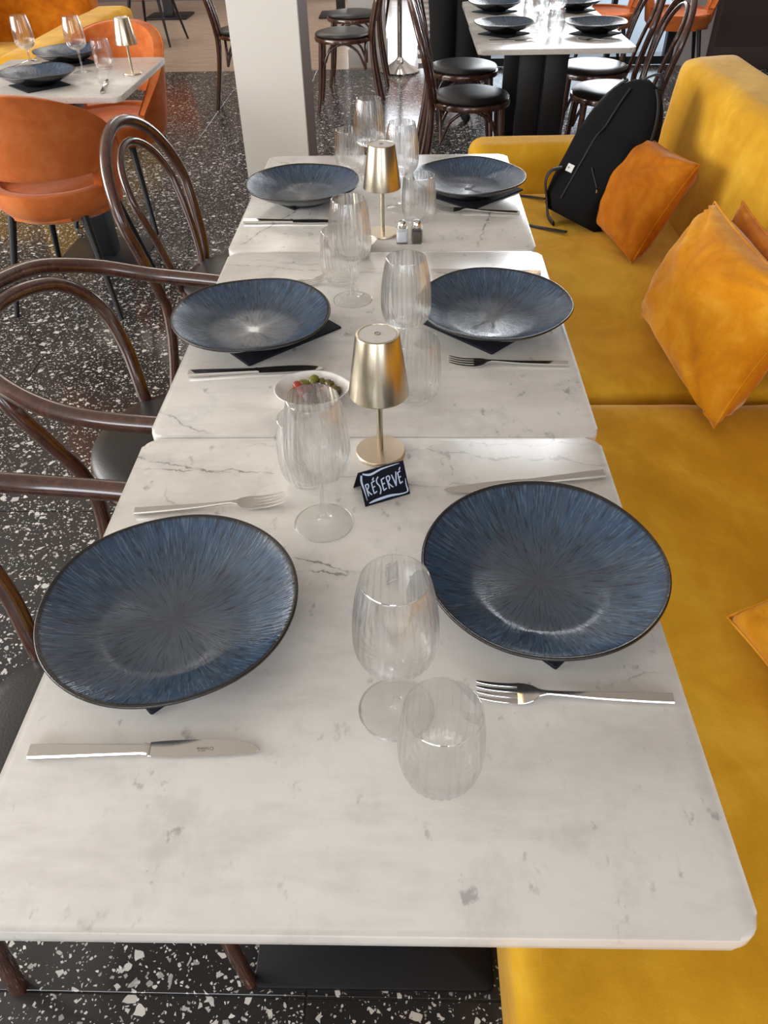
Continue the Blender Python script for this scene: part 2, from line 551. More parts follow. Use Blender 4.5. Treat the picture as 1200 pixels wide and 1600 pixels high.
def soft_box(name, x0, x1, y0, y1, z0, z1, mat, parent=None, rad=0.04, n=14, wob=0.006, seed=0, puff=0.0):
    """upholstered block: rounded box with slight puff and unevenness"""
    sx, sy, sz = x1 - x0, y1 - y0, z1 - z0
    bm = bmesh.new()
    bmesh.ops.create_cube(bm, size=1)
    nx = max(2, int(n * sx / max(sx, sy, sz)) + 1)
    bmesh.ops.subdivide_edges(bm, edges=bm.edges[:], cuts=n, use_grid_fill=True)
    c = Vector(((x0 + x1) / 2, (y0 + y1) / 2, (z0 + z1) / 2))
    h = Vector((sx / 2, sy / 2, sz / 2))
    r = min(rad, min(h))
    for v in bm.verts:
        # redistribute so that more vertices sit near the edges
        q = Vector([math.copysign(abs(a * 2) ** 0.6, a) for a in v.co])
        p = Vector((q.x * h.x, q.y * h.y, q.z * h.z))
        inner = Vector([max(-(hh - r), min(hh - r, a)) for a, hh in zip(p, h)])
        d = p - inner
        if d.length > 1e-9:
            m = max(abs(d.x), abs(d.y), abs(d.z))
            p = inner + d.normalized() * r * (m / r if m < r else 1)
        if puff:
            e = max(0, 1 - (p.x / h.x) ** 4) * max(0, 1 - (p.y / h.y) ** 4)
            p.z += math.copysign(puff * e, p.z)
        w = p + c
        k = mnoise.noise(Vector((w.x * 4 + seed, w.y * 4, w.z * 4)))
        k2 = mnoise.noise(Vector((w.x * 13 + seed, w.y * 13, w.z * 13)))
        if abs(p.z) < h.z or True:
            w += (d.normalized() if d.length > 1e-9 else Vector((0, 0, 0))) * (k * wob + k2 * wob * 0.3)
        v.co = w
    return from_bm(name, bm, mat, parent, smooth=True)


def lathe(profile, seg=48, flute=None, close=True):
    """profile: list of (r, z[, flute weight]); flute: (count, amplitude)"""
    v, f = [], []
    rings = []
    for pt in profile:
        r, z = pt[0], pt[1]
        w = pt[2] if len(pt) > 2 else 0
        if r < 1e-6:
            rings.append([len(v)])
            v.append((0, 0, z))
        else:
            ring = []
            for i in range(seg):
                a = 2 * PI * i / seg
                rr = r
                if flute and w:
                    rr = r + w * flute[1] * (abs(math.cos(a * flute[0] / 2)) * 2 - 1)
                ring.append(len(v))
                v.append((rr * math.cos(a), rr * math.sin(a), z))
            rings.append(ring)
    for a, b in zip(rings, rings[1:]):
        if len(a) == 1 and len(b) == 1:
            continue
        for i in range(seg):
            j = (i + 1) % seg
            if len(a) == 1:
                f.append((a[0], b[j], b[i]))
            elif len(b) == 1:
                f.append((a[i], a[j], b[0]))
            else:
                f.append((a[i], a[j], b[j], b[i]))
    return v, f


def smooth_curve(pts, sub=8):
    """Catmull-Rom through points (tuples of any length)"""
    out = []
    n = len(pts)
    for i in range(n - 1):
        p0 = pts[max(i - 1, 0)]; p1 = pts[i]; p2 = pts[i + 1]; p3 = pts[min(i + 2, n - 1)]
        for k in range(sub):
            t = k / sub
            out.append(tuple(0.5 * (2 * b + (c - a) * t + (2 * a - 5 * b + 4 * c - d) * t * t + (3 * b - a - 3 * c + d) * t ** 3) for a, b, c, d in zip(p0, p1, p2, p3)))
    out.append(tuple(pts[-1]))
    return out


def tube_vf(path, rad, seg=12, closed=False, flat=1.0):
    """path: list of xyz (or xyzr). parallel transport frames"""
    P = [Vector(p[:3]) for p in path]
    Rr = [p[3] if len(p) > 3 else rad for p in path]
    n = len(P)
    T = []
    for i in range(n):
        a = P[(i - 1) % n] if closed or i > 0 else P[i]
        b = P[(i + 1) % n] if closed or i < n - 1 else P[i]
        T.append((b - a).normalized())
    ref = Vector((0, 0, 1)) if abs(T[0].z) < 0.9 else Vector((1, 0, 0))
    N = (ref - T[0] * ref.dot(T[0])).normalized()
    v, f = [], []
    for i in range(n):
        N = (N - T[i] * N.dot(T[i])).normalized()
        Bv = T[i].cross(N)
        for k in range(seg):
            a = 2 * PI * k / seg
            v.append(tuple(P[i] + (N * math.cos(a) * flat + Bv * math.sin(a)) * Rr[i]))
    m = n if closed else n - 1
    for i in range(m):
        for k in range(seg):
            a = i * seg + k; b = i * seg + (k + 1) % seg
            c = ((i + 1) % n) * seg + (k + 1) % seg; d = ((i + 1) % n) * seg + k
            f.append((a, b, c, d))
    if not closed:
        f.append(tuple(range(seg))[::-1])
        f.append(tuple((n - 1) * seg + k for k in range(seg)))
    return v, f


def tube(name, path, rad, mat, parent=None, seg=12, closed=False, flat=1.0, sub=0):
    if sub:
        path = smooth_curve(path, sub)
    v, f = tube_vf(path, rad, seg, closed, flat)
    return from_vf(name, v, f, mat, parent, sharp=50)


def lathed(name, prof, mat, parent=None, seg=48, flute=None, sharp=40):
    v, f = lathe(prof, seg, flute)
    return from_vf(name, v, f, mat, parent, sharp=sharp)


def prism(name, pts, z0, z1, mat, parent=None, bevel=0.0, seg=2):
    bm = bmesh.new()
    a = [bm.verts.new((x, y, z0)) for x, y in pts]
    b = [bm.verts.new((x, y, z1)) for x, y in pts]
    bm.faces.new(a[::-1])
    top = bm.faces.new(b)
    n = len(pts)
    for i in range(n):
        bm.faces.new((a[i], a[(i + 1) % n], b[(i + 1) % n], b[i]))
    if bevel:
        es = [e for e in bm.edges if abs(e.verts[0].co.z - e.verts[1].co.z) < 1e-7]
        bmesh.ops.bevel(bm, geom=es, offset=bevel, segments=seg, profile=0.5, affect='EDGES')
    return from_bm(name, bm, mat, parent, sharp=35)


def rrect(w, d, r, n=6):
    out = []
    for cx, cy, a0 in ((w / 2 - r, d / 2 - r, 0), (-w / 2 + r, d / 2 - r, 90), (-w / 2 + r, -d / 2 + r, 180), (w / 2 - r, -d / 2 + r, 270)):
        for i in range(n + 1):
            a = R(a0 + 90 * i / n)
            out.append((cx + r * math.cos(a), cy + r * math.sin(a)))
    return out


# ------------------------------------------------------------------ room shell
floor = box('floor', -6, 3.7, -3.5, 7.398, -0.12, -0.006, 'grout')
tag(floor, kind='structure', label='dark grey grout bed between polished black terrazzo tiles')
T = 0.61
bm = bmesh.new()
bm_box(bm, 0.0015, T - 0.0015, 0.0015, T - 0.0015, -0.005, 0.0)
tile_me = bpy.data.meshes.new('floor_tile')
bmesh.ops.bevel(bm, geom=[e for e in bm.edges if e.verts[0].co.z > -0.001 and e.verts[1].co.z > -0.001], offset=0.001, segments=1, affect='EDGES')
bm.to_mesh(tile_me); bm.free()
tile_me.materials.append(MAT['terrazzo'])
for i in range(-9, 6):
    for j in range(-2, 12):
        x0, y0 = -0.164 + i * T, 0.400 + j * T
        if x0 + T > 3.7 or y0 + T > 7.8:
            continue
        o = bpy.data.objects.new('floor_tile', tile_me)
        col.objects.link(o)
        o.parent = floor
        o.location = (x0, y0, 0)
        if y0 + T > 7.398:
            o.scale = (1, (7.396 - y0) / T, 1)
fb = box('floor', -6, 0.62, 7.4, 11.5, -0.12, -0.003, 'grout')
tag(fb, kind='structure', label='pale beige board floor of the far half of the room')
bm = bmesh.new()
bm_box(bm, 0.001, 1.199, 0.001, 0.199, -0.003, 0.0)
bme = bpy.data.meshes.new('floor_board'); bm.to_mesh(bme); bm.free(); bme.materials.append(MAT['planks'])
for j in range(21):
    for i in range(5):
        o = bpy.data.objects.new('floor_board', bme)
        col.objects.link(o); o.parent = fb
        o.location = (-5.9 + i * 1.2 + (j % 2) * 0.6, 7.402 + j * 0.195, 0)
        o.scale = (1, 0.97, 1)

def wall_with_openings(name, axis, c0, c1, a0, a1, z1, holes, mat, z0=0.0):
    """axis 'y': wall thickness c0..c1 in y, runs a0..a1 in x; holes (a, b, zlo, zhi)"""
    bm = bmesh.new()

    def bb(a, b, zl, zh):
        if b - a < 1e-4 or zh - zl < 1e-4: return
        if axis == 'y': bm_box(bm, a, b, c0, c1, zl, zh)
        else: bm_box(bm, c0, c1, a, b, zl, zh)
    cur = a0
    for (a, b, zl, zh) in sorted(holes):
        bb(cur, a, z0, z1); bb(a, b, z0, zl); bb(a, b, zh, z1); cur = b
    bb(cur, a1, z0, z1)
    return tag(from_bm(name, bm, mat), kind='structure')


wall_with_openings('wall_rear', 'y', -3.7, -3.5, -6, 3.7, 3.2, [(-2.6, -0.6, 0.8, 2.9), (0.5, 2.5, 0.8, 2.9)], 'wall')
wall_with_openings('wall_left', 'x', -6.2, -6.0, -3.7, 11.7, 3.2, [(-1.0, 4.2, 0.8, 2.8)], 'wall')
wall_with_openings('wall_right', 'x', 3.7, 3.9, -3.7, 7.6, 3.2, [], 'brown_wall')
wall_with_openings('wall_return', 'x', 0.62, 0.72, 7.6, 11.7, 3.2, [], 'grey_wall')
wall_with_openings('wall_far', 'y', 11.5, 11.7, -6, 0.62, 3.2, [(-0.75, 0.25, 0.05, 2.3)], 'pillar_side')
tag(box('ceiling', -6.2, 3.9, -3.7, 7.6, 3.2, 3.35, 'ceiling'), kind='structure')
tag(box('ceiling', -6.2, 0.72, 7.6, 11.7, 3.2, 3.35, 'ceiling'), kind='structure')
# the nearer facade on the right: glazing, grey pier, brown panel
wf = wall_with_openings('wall_front', 'y', 7.42, 7.6, 0.62, 3.7, 3.2, [(0.72, 2.24, 0.06, 2.9)], 'frame', 0.0)
tag(box('wall_pier', 2.26, 2.52, 7.36, 7.42, 0.0, 3.2, 'grey_wall'), kind='structure')
tag(box('wall_panel', 2.52, 3.7, 7.22, 7.42, 0.0, 3.2, 'brown_wall'), kind='structure')
tag(box('baseboard_front', 2.50, 3.7, 7.20, 7.22, 0.0, 0.155, 'brown_wall', bevel=0.003), kind='structure')
win = tag(box('window_1', 0.66, 2.24, 7.50, 7.51, 0.06, 2.9, 'pane'), kind='structure')
for x in (0.66, 1.16, 1.70, 2.20):
    box('frame', x, x + 0.04, 7.47, 7.54, 0.06, 2.9, 'frame', win)
win = tag(box('window_2', -0.75, 0.25, 11.6, 11.61, 0.05, 2.3, 'pane'), kind='structure')
for x in (-0.75, -0.25, 0.20):
    box('frame', x, x + 0.05, 11.56, 11.65, 0.05, 2.3, 'frame', win)
# outdoors: pale paving
tag(box('outside_paving', -9, 9, 7.62, 24, -0.2, -0.13, 'paving'), kind='structure')

# cream pillar left of centre and the grey one beyond it
pil = tag(box('pillar', -0.688, -0.418, 3.40, 3.43, 0, 3.2, 'pillar'), kind='structure', label='cream painted pillar beyond the table row')
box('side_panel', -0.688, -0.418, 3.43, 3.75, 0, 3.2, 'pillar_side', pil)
pil2 = tag(box('pillar', -0.49, -0.19, 7.46, 7.9, 0, 3.2, 'grey_wall'), kind='structure', label='light grey pillar with plinth far behind')
box('plinth', -0.505, -0.175, 7.44, 7.92, 0, 0.14, 'grey_wall', pil2, bevel=0.004)

# ceiling lamps (warm spots that mirror in the polished floor)
sp = thing('ceiling_spotlight', 'round warm ceiling spotlight above the left aisle', 'lamp', (-1.75, 6.9, 3.2), 0, 'ceiling spotlights')
lathed('housing', [(0, 0), (0.07, 0), (0.07, -0.10), (0.055, -0.10), (0.055, -0.07), (0, -0.07)], 'black_metal', sp, 24)
lathed('bulb', [(0, -0.072), (0.045, -0.074), (0.05, -0.09), (0.03, -0.104), (0, -0.106)], 'warm', sp, 20)
KIDS[sp.name] = list(x for x in bpy.data.objects if x.parent == sp)
for (x, y, lb) in ((-1.95, 7.3, 'second warm ceiling spotlight above the left aisle'), (0.8, 4.4, 'warm ceiling spotlight above the far right table'), (0.2, 1.3, 'warm ceiling spotlight above the set table row')):
    copy_tree(sp, lb, loc=(x, y, 3.2))


# ------------------------------------------------------------------ tables
def make_table(label, loc, rz=0.0, group=None, d=0.7085, w=0.70, double=False):
    t = thing('cafe_table', label, 'table', loc, rz, group)
    prism('tabletop', rrect(w, d, 0.022, 6), 0.728, 0.750, 'marble', t, bevel=0.005, seg=3)
    if double:
        for s in (-1, 1):
            box('pedestal_post', s * 0.062 - 0.055, s * 0.062 + 0.055, -0.02, 0.02, 0.006, 0.722, 'black_metal', t, bevel=0.002)
    else:
        box('pedestal_post', -0.05, 0.05, -0.05, 0.05, 0.012, 0.722, 'black_metal', t, bevel=0.003)
    box('top_bracket', -0.2, 0.2, -0.2, 0.2, 0.720, 0.728, 'black_metal', t, bevel=0.002)
    prism('base_plate', rrect(0.40, 0.36, 0.012, 4), 0.0005, 0.012, 'black_metal', t, bevel=0.002)
    return t


G_ROW = 'square marble tables pushed together in a row'
make_table('nearest square white marble table with a black base plate', (-0.0532, 0.5903, 0), 0.005, G_ROW)
make_table('middle marble table of the row, under the reserved lamp and olive dish', (-0.0514, 1.3020, 0), -0.0035, G_ROW, d=0.7085)
make_table('farthest marble table of the row, with salt and pepper shakers', (-0.0571, 2.0135, 0), -0.0015, G_ROW, d=0.7085)
make_table('marble table between the two orange velvet chairs by the pillar', (-1.425, 3.475, 0), 0.0)
make_table('marble table end with twin black flat posts beyond the sofa arm', (0.668, 4.225, 0), 0.0, double=True, d=0.70)
make_table('second marble table pushed behind the twin posted one', (0.672, 4.93, 0), 0.0, double=True, d=0.70)


# ------------------------------------------------------------------ plates, napkins
def make_plate_obj(label, loc, group):
    n = 40
    prof = [(0.0, 0.0045), (0.052, 0.0045), (0.054, 0.0), (0.062, 0.0), (0.066, 0.006), (0.085, 0.0125), (0.108, 0.0215), (0.128, 0.032), (0.1435, 0.0425), (0.1452, 0.0450), (0.1448, 0.0468), (0.1430, 0.0472),
            (0.1395, 0.0450), (0.130, 0.0385), (0.116, 0.0305), (0.100, 0.0225), (0.090, 0.0180), (0.082, 0.0150), (0.070, 0.0130), (0.055, 0.0117), (0.035, 0.0107), (0.015, 0.0102), (0.0, 0.0100)]
    pr = smooth_curve(prof, 2)
    v, f = lathe(pr, 128)
    # hand made: gentle waviness of the rim
    v2 = []
    for (x, y, z) in v:
        a = math.atan2(y, x); r = math.hypot(x, y)
        k = (r / 0.145) ** 3
        z2 = z + k * 0.0016 * (math.sin(3 * a + 0.5) + 0.6 * math.sin(5 * a + 2))
        s = 1 + k * 0.006 * math.sin(2 * a + 1)
        v2.append((x * s, y * s, max(z2, 0)))
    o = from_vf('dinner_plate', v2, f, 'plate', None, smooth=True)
    o.location = loc
    return tag(o, label, 'plate', group)


G_PL = 'blue glazed plates on the table row'
Z0 = 0.750
NAP_T = 0.0042
plate_spots = [(-0.2675, 0.566, 0.2, 'blue glazed plate on the nearest table, beside the stamped knife'),
               (0.1625, 0.631, 1.1, 'blue glazed plate on the nearest table, on the sofa side'),
               (-0.284, 1.268, 2.5, 'blue glazed plate on the middle table, on the chair side'),
               (0.162, 1.306, 3.3, 'blue glazed plate on the middle table, on the sofa side'),
               (-0.264, 1.985, 4.4, 'blue glazed plate on the far table, left of the small gold lamp'),
               (0.160, 2.022, 5.2, 'blue glazed plate on the far table, by the backpack')]
plate0 = None
for (x, y, a, lb) in plate_spots:
    if plate0 is None:
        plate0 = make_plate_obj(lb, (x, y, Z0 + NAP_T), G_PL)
        p = plate0
    else:
        p = copy_tree(plate0, lb, G_PL, (x, y, Z0 + NAP_T))
    p.rotation_euler = (0, 0, a)

nap_spots = [(-0.268, 0.572, 45, 0.178, 'black paper napkin under the nearest plate on the chair side'),
             (0.165, 0.636, 45, 0.180, 'black paper napkin under the nearest plate on the sofa side'),
             (-0.270, 1.306, 42, 0.210, 'black napkin sticking out under the middle plate on the chair side'),
             (0.150, 1.342, 46, 0.208, 'black napkin sticking out under the middle plate on the sofa side'),
             (-0.285, 2.065, 45, 0.205, 'black napkin under the far plate left of the lamp'),
             (0.163, 2.050, 45, 0.205, 'black napkin under the far plate by the backpack')]
nap0 = None


def make_napkin(s):
    root = thing('napkin', 'x', 'napkin')
    for k in range(2):
        prism('fold', rrect(s - k * 0.002, s - k * 0.002, 0.003, 2), 0.0003 + k * 0.0019, 0.0020 + k * 0.0019, 'napkin', root, bevel=0.0005, seg=1)
    return root


for i, (x, y, a, s, lb) in enumerate(nap_spots):
    if nap0 is None:
        nap0 = make_napkin(0.205)
        KIDS[nap0.name] = [c for c in bpy.data.objects if c.parent == nap0]
        o = nap0
    else:
        o = copy_tree(nap0)
    o['label'] = lb; o['group'] = 'black paper napkins under the plates'
    o.location = (x, y, Z0); o.rotation_euler = (0, 0, R(a)); o.scale = (s / 0.205, s / 0.205, 1)


# ------------------------------------------------------------------ glasses
FL_W, FL_T = (30, 0.00075), (28, 0.00075)


def wine_profile():
    out = [(0.0, 0.0), (0.0372, 0.0), (0.0378, 0.0008), (0.0372, 0.0016), (0.026, 0.0026), (0.014, 0.0045), (0.0065, 0.0090), (0.0042, 0.016), (0.0038, 0.035), (0.0038, 0.060), (0.0044, 0.072), (0.0075, 0.0795), (0.014, 0.0825, 0.2), (0.0245, 0.0865, 0.6), (0.0335, 0.0935, 1), (0.0384, 0.1035, 1), (0.0404, 0.115, 1), (0.0407, 0.127, 1), (0.0399, 0.145, 1), (0.0378, 0.165, 0.9), (0.0349, 0.183, 0.6), (0.0318, 0.1970, 0.15), (0.0313, 0.1984, 0)]
    inn = [(0.0305, 0.1984, 0), (0.0309, 0.1965, 0), (0.0338, 0.183, 0), (0.0366, 0.165, 0), (0.0387, 0.145, 0), (0.0395, 0.127, 0), (0.0392, 0.115, 0), (0.0372, 0.1045, 0), (0.0323, 0.0952, 0), (0.0235, 0.0888, 0), (0.012, 0.0860, 0), (0.0, 0.0855, 0)]
    return out, inn


def tumbler_profile():
    out = [(0.0, 0.0), (0.020, 0.0), (0.0245, 0.0012, 0.4), (0.0305, 0.0070, 0.8), (0.0360, 0.0170, 1), (0.0392, 0.0310, 1), (0.0404, 0.046, 1), (0.0402, 0.062, 1), (0.0392, 0.080, 0.9), (0.0376, 0.096, 0.5), (0.0364, 0.1068, 0.1), (0.0360, 0.1080, 0)]
    inn = [(0.0349, 0.1080, 0), (0.0352, 0.1066, 0), (0.0364, 0.096, 0), (0.0380, 0.080, 0), (0.0390, 0.062, 0), (0.0392, 0.046, 0), (0.0379, 0.0315, 0), (0.0347, 0.0185, 0), (0.0290, 0.0110, 0), (0.018, 0.0075, 0), (0.0, 0.0068, 0)]
    return out, inn


def pad(p):
    return [q if len(q) > 2 else (*q, 0.0) for q in p]


def glass_thing(name, label, kind, flute, loc, group):
    o_, i_ = (wine_profile if kind == 'w' else tumbler_profile)()
    prof = [tuple(q) for q in smooth_curve(pad(o_), 3)] + [tuple(q) for q in smooth_curve(pad(i_), 3)]
    prof = [(max(r, 0), z, w) for r, z, w in prof]
    prof[0] = (0, prof[0][1], 0); prof[-1] = (0, prof[-1][1], 0)
    if kind == 'w':
        prof = prof[:]
    v, f = lathe(prof, (300 if kind == 'w' else 280) if flute else 64, flute)
    o = from_vf(name, v, f, 'glass', None, smooth=True)
    o.location = loc
    return tag(o, label, 'wine glass' if kind == 'w' else 'tumbler', group)


G_W, G_T = 'fluted wine glasses down the table row', 'fluted tumblers down the table row'
wines = [(-0.0095, 0.458, 'clear fluted wine glass standing nearest, behind the first tumbler'),
         (-0.1105, 0.750, 'clear fluted wine glass in front of the olive dish'),
         (-0.1080, 1.420, 'clear fluted wine glass on the middle table, before the small red pepper dish'),
         (-0.0005, 1.152, 'clear fluted wine glass behind the nearer gold lamp'),
         (-0.0115, 1.930, 'clear fluted wine glass beside the far gold lamp on the sofa side'),
         (-0.0985, 2.162, 'clear fluted wine glass at the far end of the table row')]
tumblers = [(0.0335, 0.384, 'clear fluted tumbler standing nearest, before the first wine glass'),
            (-0.139, 0.842, 'clear fluted tumbler seen through the second wine glass'),
            (-0.136, 1.502, 'clear fluted tumbler before the red pepper dish'),
            (0.0150, 1.056, 'clear fluted tumbler at the right of the nearer gold lamp'),
            (0.0290, 1.838, 'clear fluted tumbler behind the pepper shaker'),
            (-0.158, 2.225, 'clear fluted tumbler at the far table edge, left of the last wine glass')]
w0 = t0 = None
for x, y, lb in wines:
    if w0 is None:
        w0 = glass_thing('wine_glass', lb, 'w', FL_W, (x, y, Z0), G_W)
    else:
        copy_tree(w0, lb, G_W, (x, y, Z0), rz=random.random())
for x, y, lb in tumblers:
    if t0 is None:
        t0 = glass_thing('tumbler', lb, 't', FL_T, (x, y, Z0), G_T)
    else:
        copy_tree(t0, lb, G_T, (x, y, Z0), rz=random.random())
# plain glasses on the other tables
pw0 = glass_thing('wine_glass', 'clear wine glass at the left of the pair on the orange chair table', 'w', None, (-1.580, 3.585, Z0), 'wine glasses on the orange chair table')
copy_tree(pw0, 'clear wine glass at the right of the pair on the orange chair table', loc=(-1.352, 3.545, Z0))
pt0 = glass_thing('tumbler', 'clear tumbler between the wine glasses and the lamp on the orange chair table', 't', None, (-1.275, 3.60, Z0), None)
GB = 'glasses in the middle of the far right tables'
for x, y, k, lb in ((0.640, 4.30, 'w', 'nearest wine glass in the cluster on the twin posted table'), (0.700, 4.18, 't', 'nearest tumbler in the cluster on the twin posted table'), (0.735, 4.38, 'w', 'wine glass right of centre in the cluster on the twin posted table'), (0.62, 4.47, 't', 'tumbler left of centre at the back of the twin posted table'),
                    (0.640, 4.80, 'w', 'wine glass at the near side of the second far table'), (0.715, 4.88, 'w', 'wine glass in the middle of the second far table'), (0.68, 4.68, 't', 'tumbler at the near side of the second far table'), (0.63, 5.05, 't', 'tumbler at the back of the second far table')):
    copy_tree(pw0 if k == 'w' else pt0, lb, GB, (x, y, Z0))


# ------------------------------------------------------------------ cordless lamps
def make_lamp(label, loc, group=None):
    t = thing('table_lamp', label, 'lamp', loc, 0.4, group)
    lathed('base', [(0, 0), (0.0355, 0), (0.0370, 0.0012), (0.0370, 0.0050), (0.0360, 0.0062), (0, 0.0064)], 'brass_base', t, 64)
    lathed('stem', [(0, 0.0060), (0.0046, 0.0060), (0.0046, 0.1450), (0, 0.1450)], 'brass', t, 24)
    sh = lathed('lamp_shade', [(0.0425, 0.106), (0.0428, 0.1064), (0.0428, 0.1075), (0.0298, 0.1962), (0.0292, 0.1975), (0.0262, 0.1980), (0.0258, 0.1965), (0.0, 0.1962), (0, 0.193), (0.0280, 0.193), (0.0418, 0.1072)], 'brass', t, 72)
    lathed('top_disc', [(0, 0.1968), (0.0257, 0.1968), (0.0257, 0.1975), (0, 0.1978)], 'lamp_top', sh, 48)
    b = tube('touch_button', [(0.0038 * math.cos(a), 0.0038 * math.sin(a), 0.1980) for a in [2 * PI * i / 24 for i in range(24)]], 0.0007, 'grey_mark', t, 6, closed=True)
    lathed('bulb_disc', [(0, 0.1850), (0.020, 0.1850), (0.020, 0.190), (0, 0.190)], 'lamp_top', t, 32)
    return t


lamp0 = make_lamp('champagne gold cordless lamp behind the reserved sign', (-0.0385, 0.907, Z0), 'cordless gold table lamps')
KIDS[lamp0.name] = [c for c in bpy.data.objects if c.parent == lamp0]
copy_tree(lamp0, 'champagne gold cordless lamp beside the salt and pepper', loc=(-0.0555, 1.762, Z0))
copy_tree(lamp0, 'champagne gold cordless lamp on the orange chair table', loc=(-1.131, 3.50, Z0))


# ------------------------------------------------------------------ cutlery
def ribbon(name, stations, mat, parent, z_thick):
    """stations: (x, half width, z centre, thickness). Builds a bevelled bar along x"""
    v, f = [], []
    for (x, w, z, th) in stations:
        h = th / 2
        b = min(w, h) * 0.5
        sec = [(-w, z - h + b), (-w + b, z - h), (w - b, z - h), (w, z - h + b), (w, z + h - b), (w - b, z + h), (-w + b, z + h), (-w, z + h - b)]
        for (y, zz) in sec:
            v.append((x, y, zz))
    n = len(stations)
    for i in range(n - 1):
        for k in range(8):
            f.append((i * 8 + k, i * 8 + (k + 1) % 8, (i + 1) * 8 + (k + 1) % 8, (i + 1) * 8 + k))
    f.append(tuple(range(8))[::-1]); f.append(tuple((n - 1) * 8 + k for k in range(8)))
    return from_vf(name, v, f, mat, parent, sharp=28)


def make_fork(label, group):
    t = thing('fork', label, 'fork', (0, 0, 0), 0, group)
    L = 0.207
    hd = smooth_curve([(0.0, 0.0062, 0.0035, 0.0050), (0.030, 0.0058, 0.0036, 0.0048), (0.08, 0.0044, 0.0044, 0.0044), (0.115, 0.0030, 0.0066, 0.0040), (0.133, 0.0026, 0.0080, 0.0036)], 4)
    ribbon('handle', hd, 'steel', t, 0)
    he = smooth_curve([(0.131, 0.0026, 0.0079, 0.0034), (0.140, 0.0045, 0.0072, 0.0022), (0.147, 0.0092, 0.0055, 0.0018), (0.155, 0.0118, 0.0042, 0.0017), (0.163, 0.0126, 0.0036, 0.0017)], 4)
    ribbon('head', he, 'steel', t, 0)
    for k in range(4):
        y = (k - 1.5) * 0.0066
        yo = (k - 1.5) * 0.0060
        st = smooth_curve([(0.161, 0.0026, 0.0036, 0.0017), (0.175, 0.0022, 0.0038, 0.0017), (0.190, 0.0020, 0.0060, 0.0016), (0.202, 0.0016, 0.0095, 0.0014), (L, 0.0009, 0.0115, 0.0010)], 4)
        o = ribbon('tine', st, 'steel', t, 0)
        for vv in o.data.vertices:
            vv.co.y += y + (yo - y) * (vv.co.x - 0.161) / 0.046
    return t


def make_knife(label, group, stamp=False):
    t = thing('table_knife', label, 'knife', (0, 0, 0), 0, group)
    hd = smooth_curve([(0.0, 0.0078, 0.0042, 0.0072), (0.03, 0.0075, 0.0042, 0.0070), (0.07, 0.0064, 0.0040, 0.0062), (0.108, 0.0056, 0.0038, 0.0055), (0.115, 0.0055, 0.0038, 0.0052)], 3)
    ribbon('handle', hd, 'steel', t, 0)
    ribbon('bolster', [(0.1145, 0.0060, 0.0038, 0.0062), (0.118, 0.0064, 0.0038, 0.0064), (0.1215, 0.0060, 0.0036, 0.0050)], 'steel', t, 0)
    # blade outline: straight spine, bellied edge, rounded tip
    up = smooth_curve([(0.120, 0.0075), (0.140, 0.0088), (0.175, 0.0092), (0.205, 0.0074), (0.225, 0.0030), (0.2325, -0.0030)], 5)
    lo = smooth_curve([(0.2325, -0.0030), (0.229, -0.0052), (0.215, -0.0068), (0.18, -0.0080), (0.15, -0.0082), (0.120, -0.0072)], 5)
    pts = up + lo[1:]
    b = prism('blade', [(x, y) for x, y in pts], 0.0026, 0.0042, 'steel', t, bevel=0.0005, seg=1)
    if stamp:
        for (txt, size, dx, dy) in (('Cristema', 0.0046, 0.186, 0.0008), ('INOX 18', 0.0020, 0.178, -0.0022)):
            cu = bpy.data.curves.new('stamp', 'FONT')
            cu.body = txt
            cu.size = size
            cu.extrude = 0.00008
            tmp = bpy.data.objects.new('stamp_tmp', cu)
            col.objects.link(tmp)
            dg = bpy.context.evaluated_depsgraph_get()
            me = bpy.data.meshes.new_from_object(tmp.evaluated_get(dg))
            bpy.data.objects.remove(tmp)
            me.materials.clear()
            o = link('stamp', me, 'etch', b)
            o.location = (dx, dy, 0.0043)
            o.rotation_euler = (0, 0, PI)
    return t


def lay(o, a, b, z=Z0):
    """a: handle end, b: pointing direction"""
    o.location = (a[0], a[1], z)
    h = math.atan2(b[1] - a[1], b[0] - a[0])
    tilt = R(7) * (1 if math.cos(h) > 0 else -1)
    o.location.z = z + 0.0010
    o.rotation_euler = (tilt, 0, h)


GF, GK = 'steel forks laid by the plates', 'steel table knives laid by the plates'
k1 = make_knife('stamped steel table knife lying in front of the nearest chair side plate', None, True)
lay(k1, (-0.379, 0.400), (-0.146, 0.409))
k0 = make_knife('steel table knife behind the nearest sofa side plate, handle towards the sofa', GK)
KIDS[k0.name] = [c for c in bpy.data.objects if c.parent == k0]
lay(k0, (0.283, 0.850), (0.055, 0.812))
for a, b, lb in (((-0.377, 1.128), (-0.145, 1.148), 'steel table knife in front of the middle chair side plate'),
                 ((0.283, 1.526), (0.048, 1.546), 'steel table knife mostly hidden behind the middle sofa side plate'),
                 ((-0.397, 1.838), (-0.165, 1.832), 'steel table knife in front of the far chair side plate')):
    o = copy_tree(k0, lb); lay(o, a, b)
f0 = make_fork('steel fork behind the nearest chair side plate, tines at the glass', GF)
KIDS[f0.name] = [c for c in bpy.data.objects if c.parent == f0]
lay(f0, (-0.373, 0.768), (-0.163, 0.792))
for a, b, lb in (((0.282, 0.471), (0.071, 0.477), 'steel fork in front of the nearest sofa side plate'),
                 ((-0.372, 1.445), (-0.174, 1.500), 'steel fork hidden behind the middle chair side plate but for its tines'),
                 ((0.281, 1.158), (0.072, 1.163), 'steel fork in front of the middle sofa side plate'),
                 ((0.278, 1.877), (0.072, 1.909), 'steel fork in front of the far sofa side plate')):
    o = copy_tree(f0, lb); lay(o, a, b)


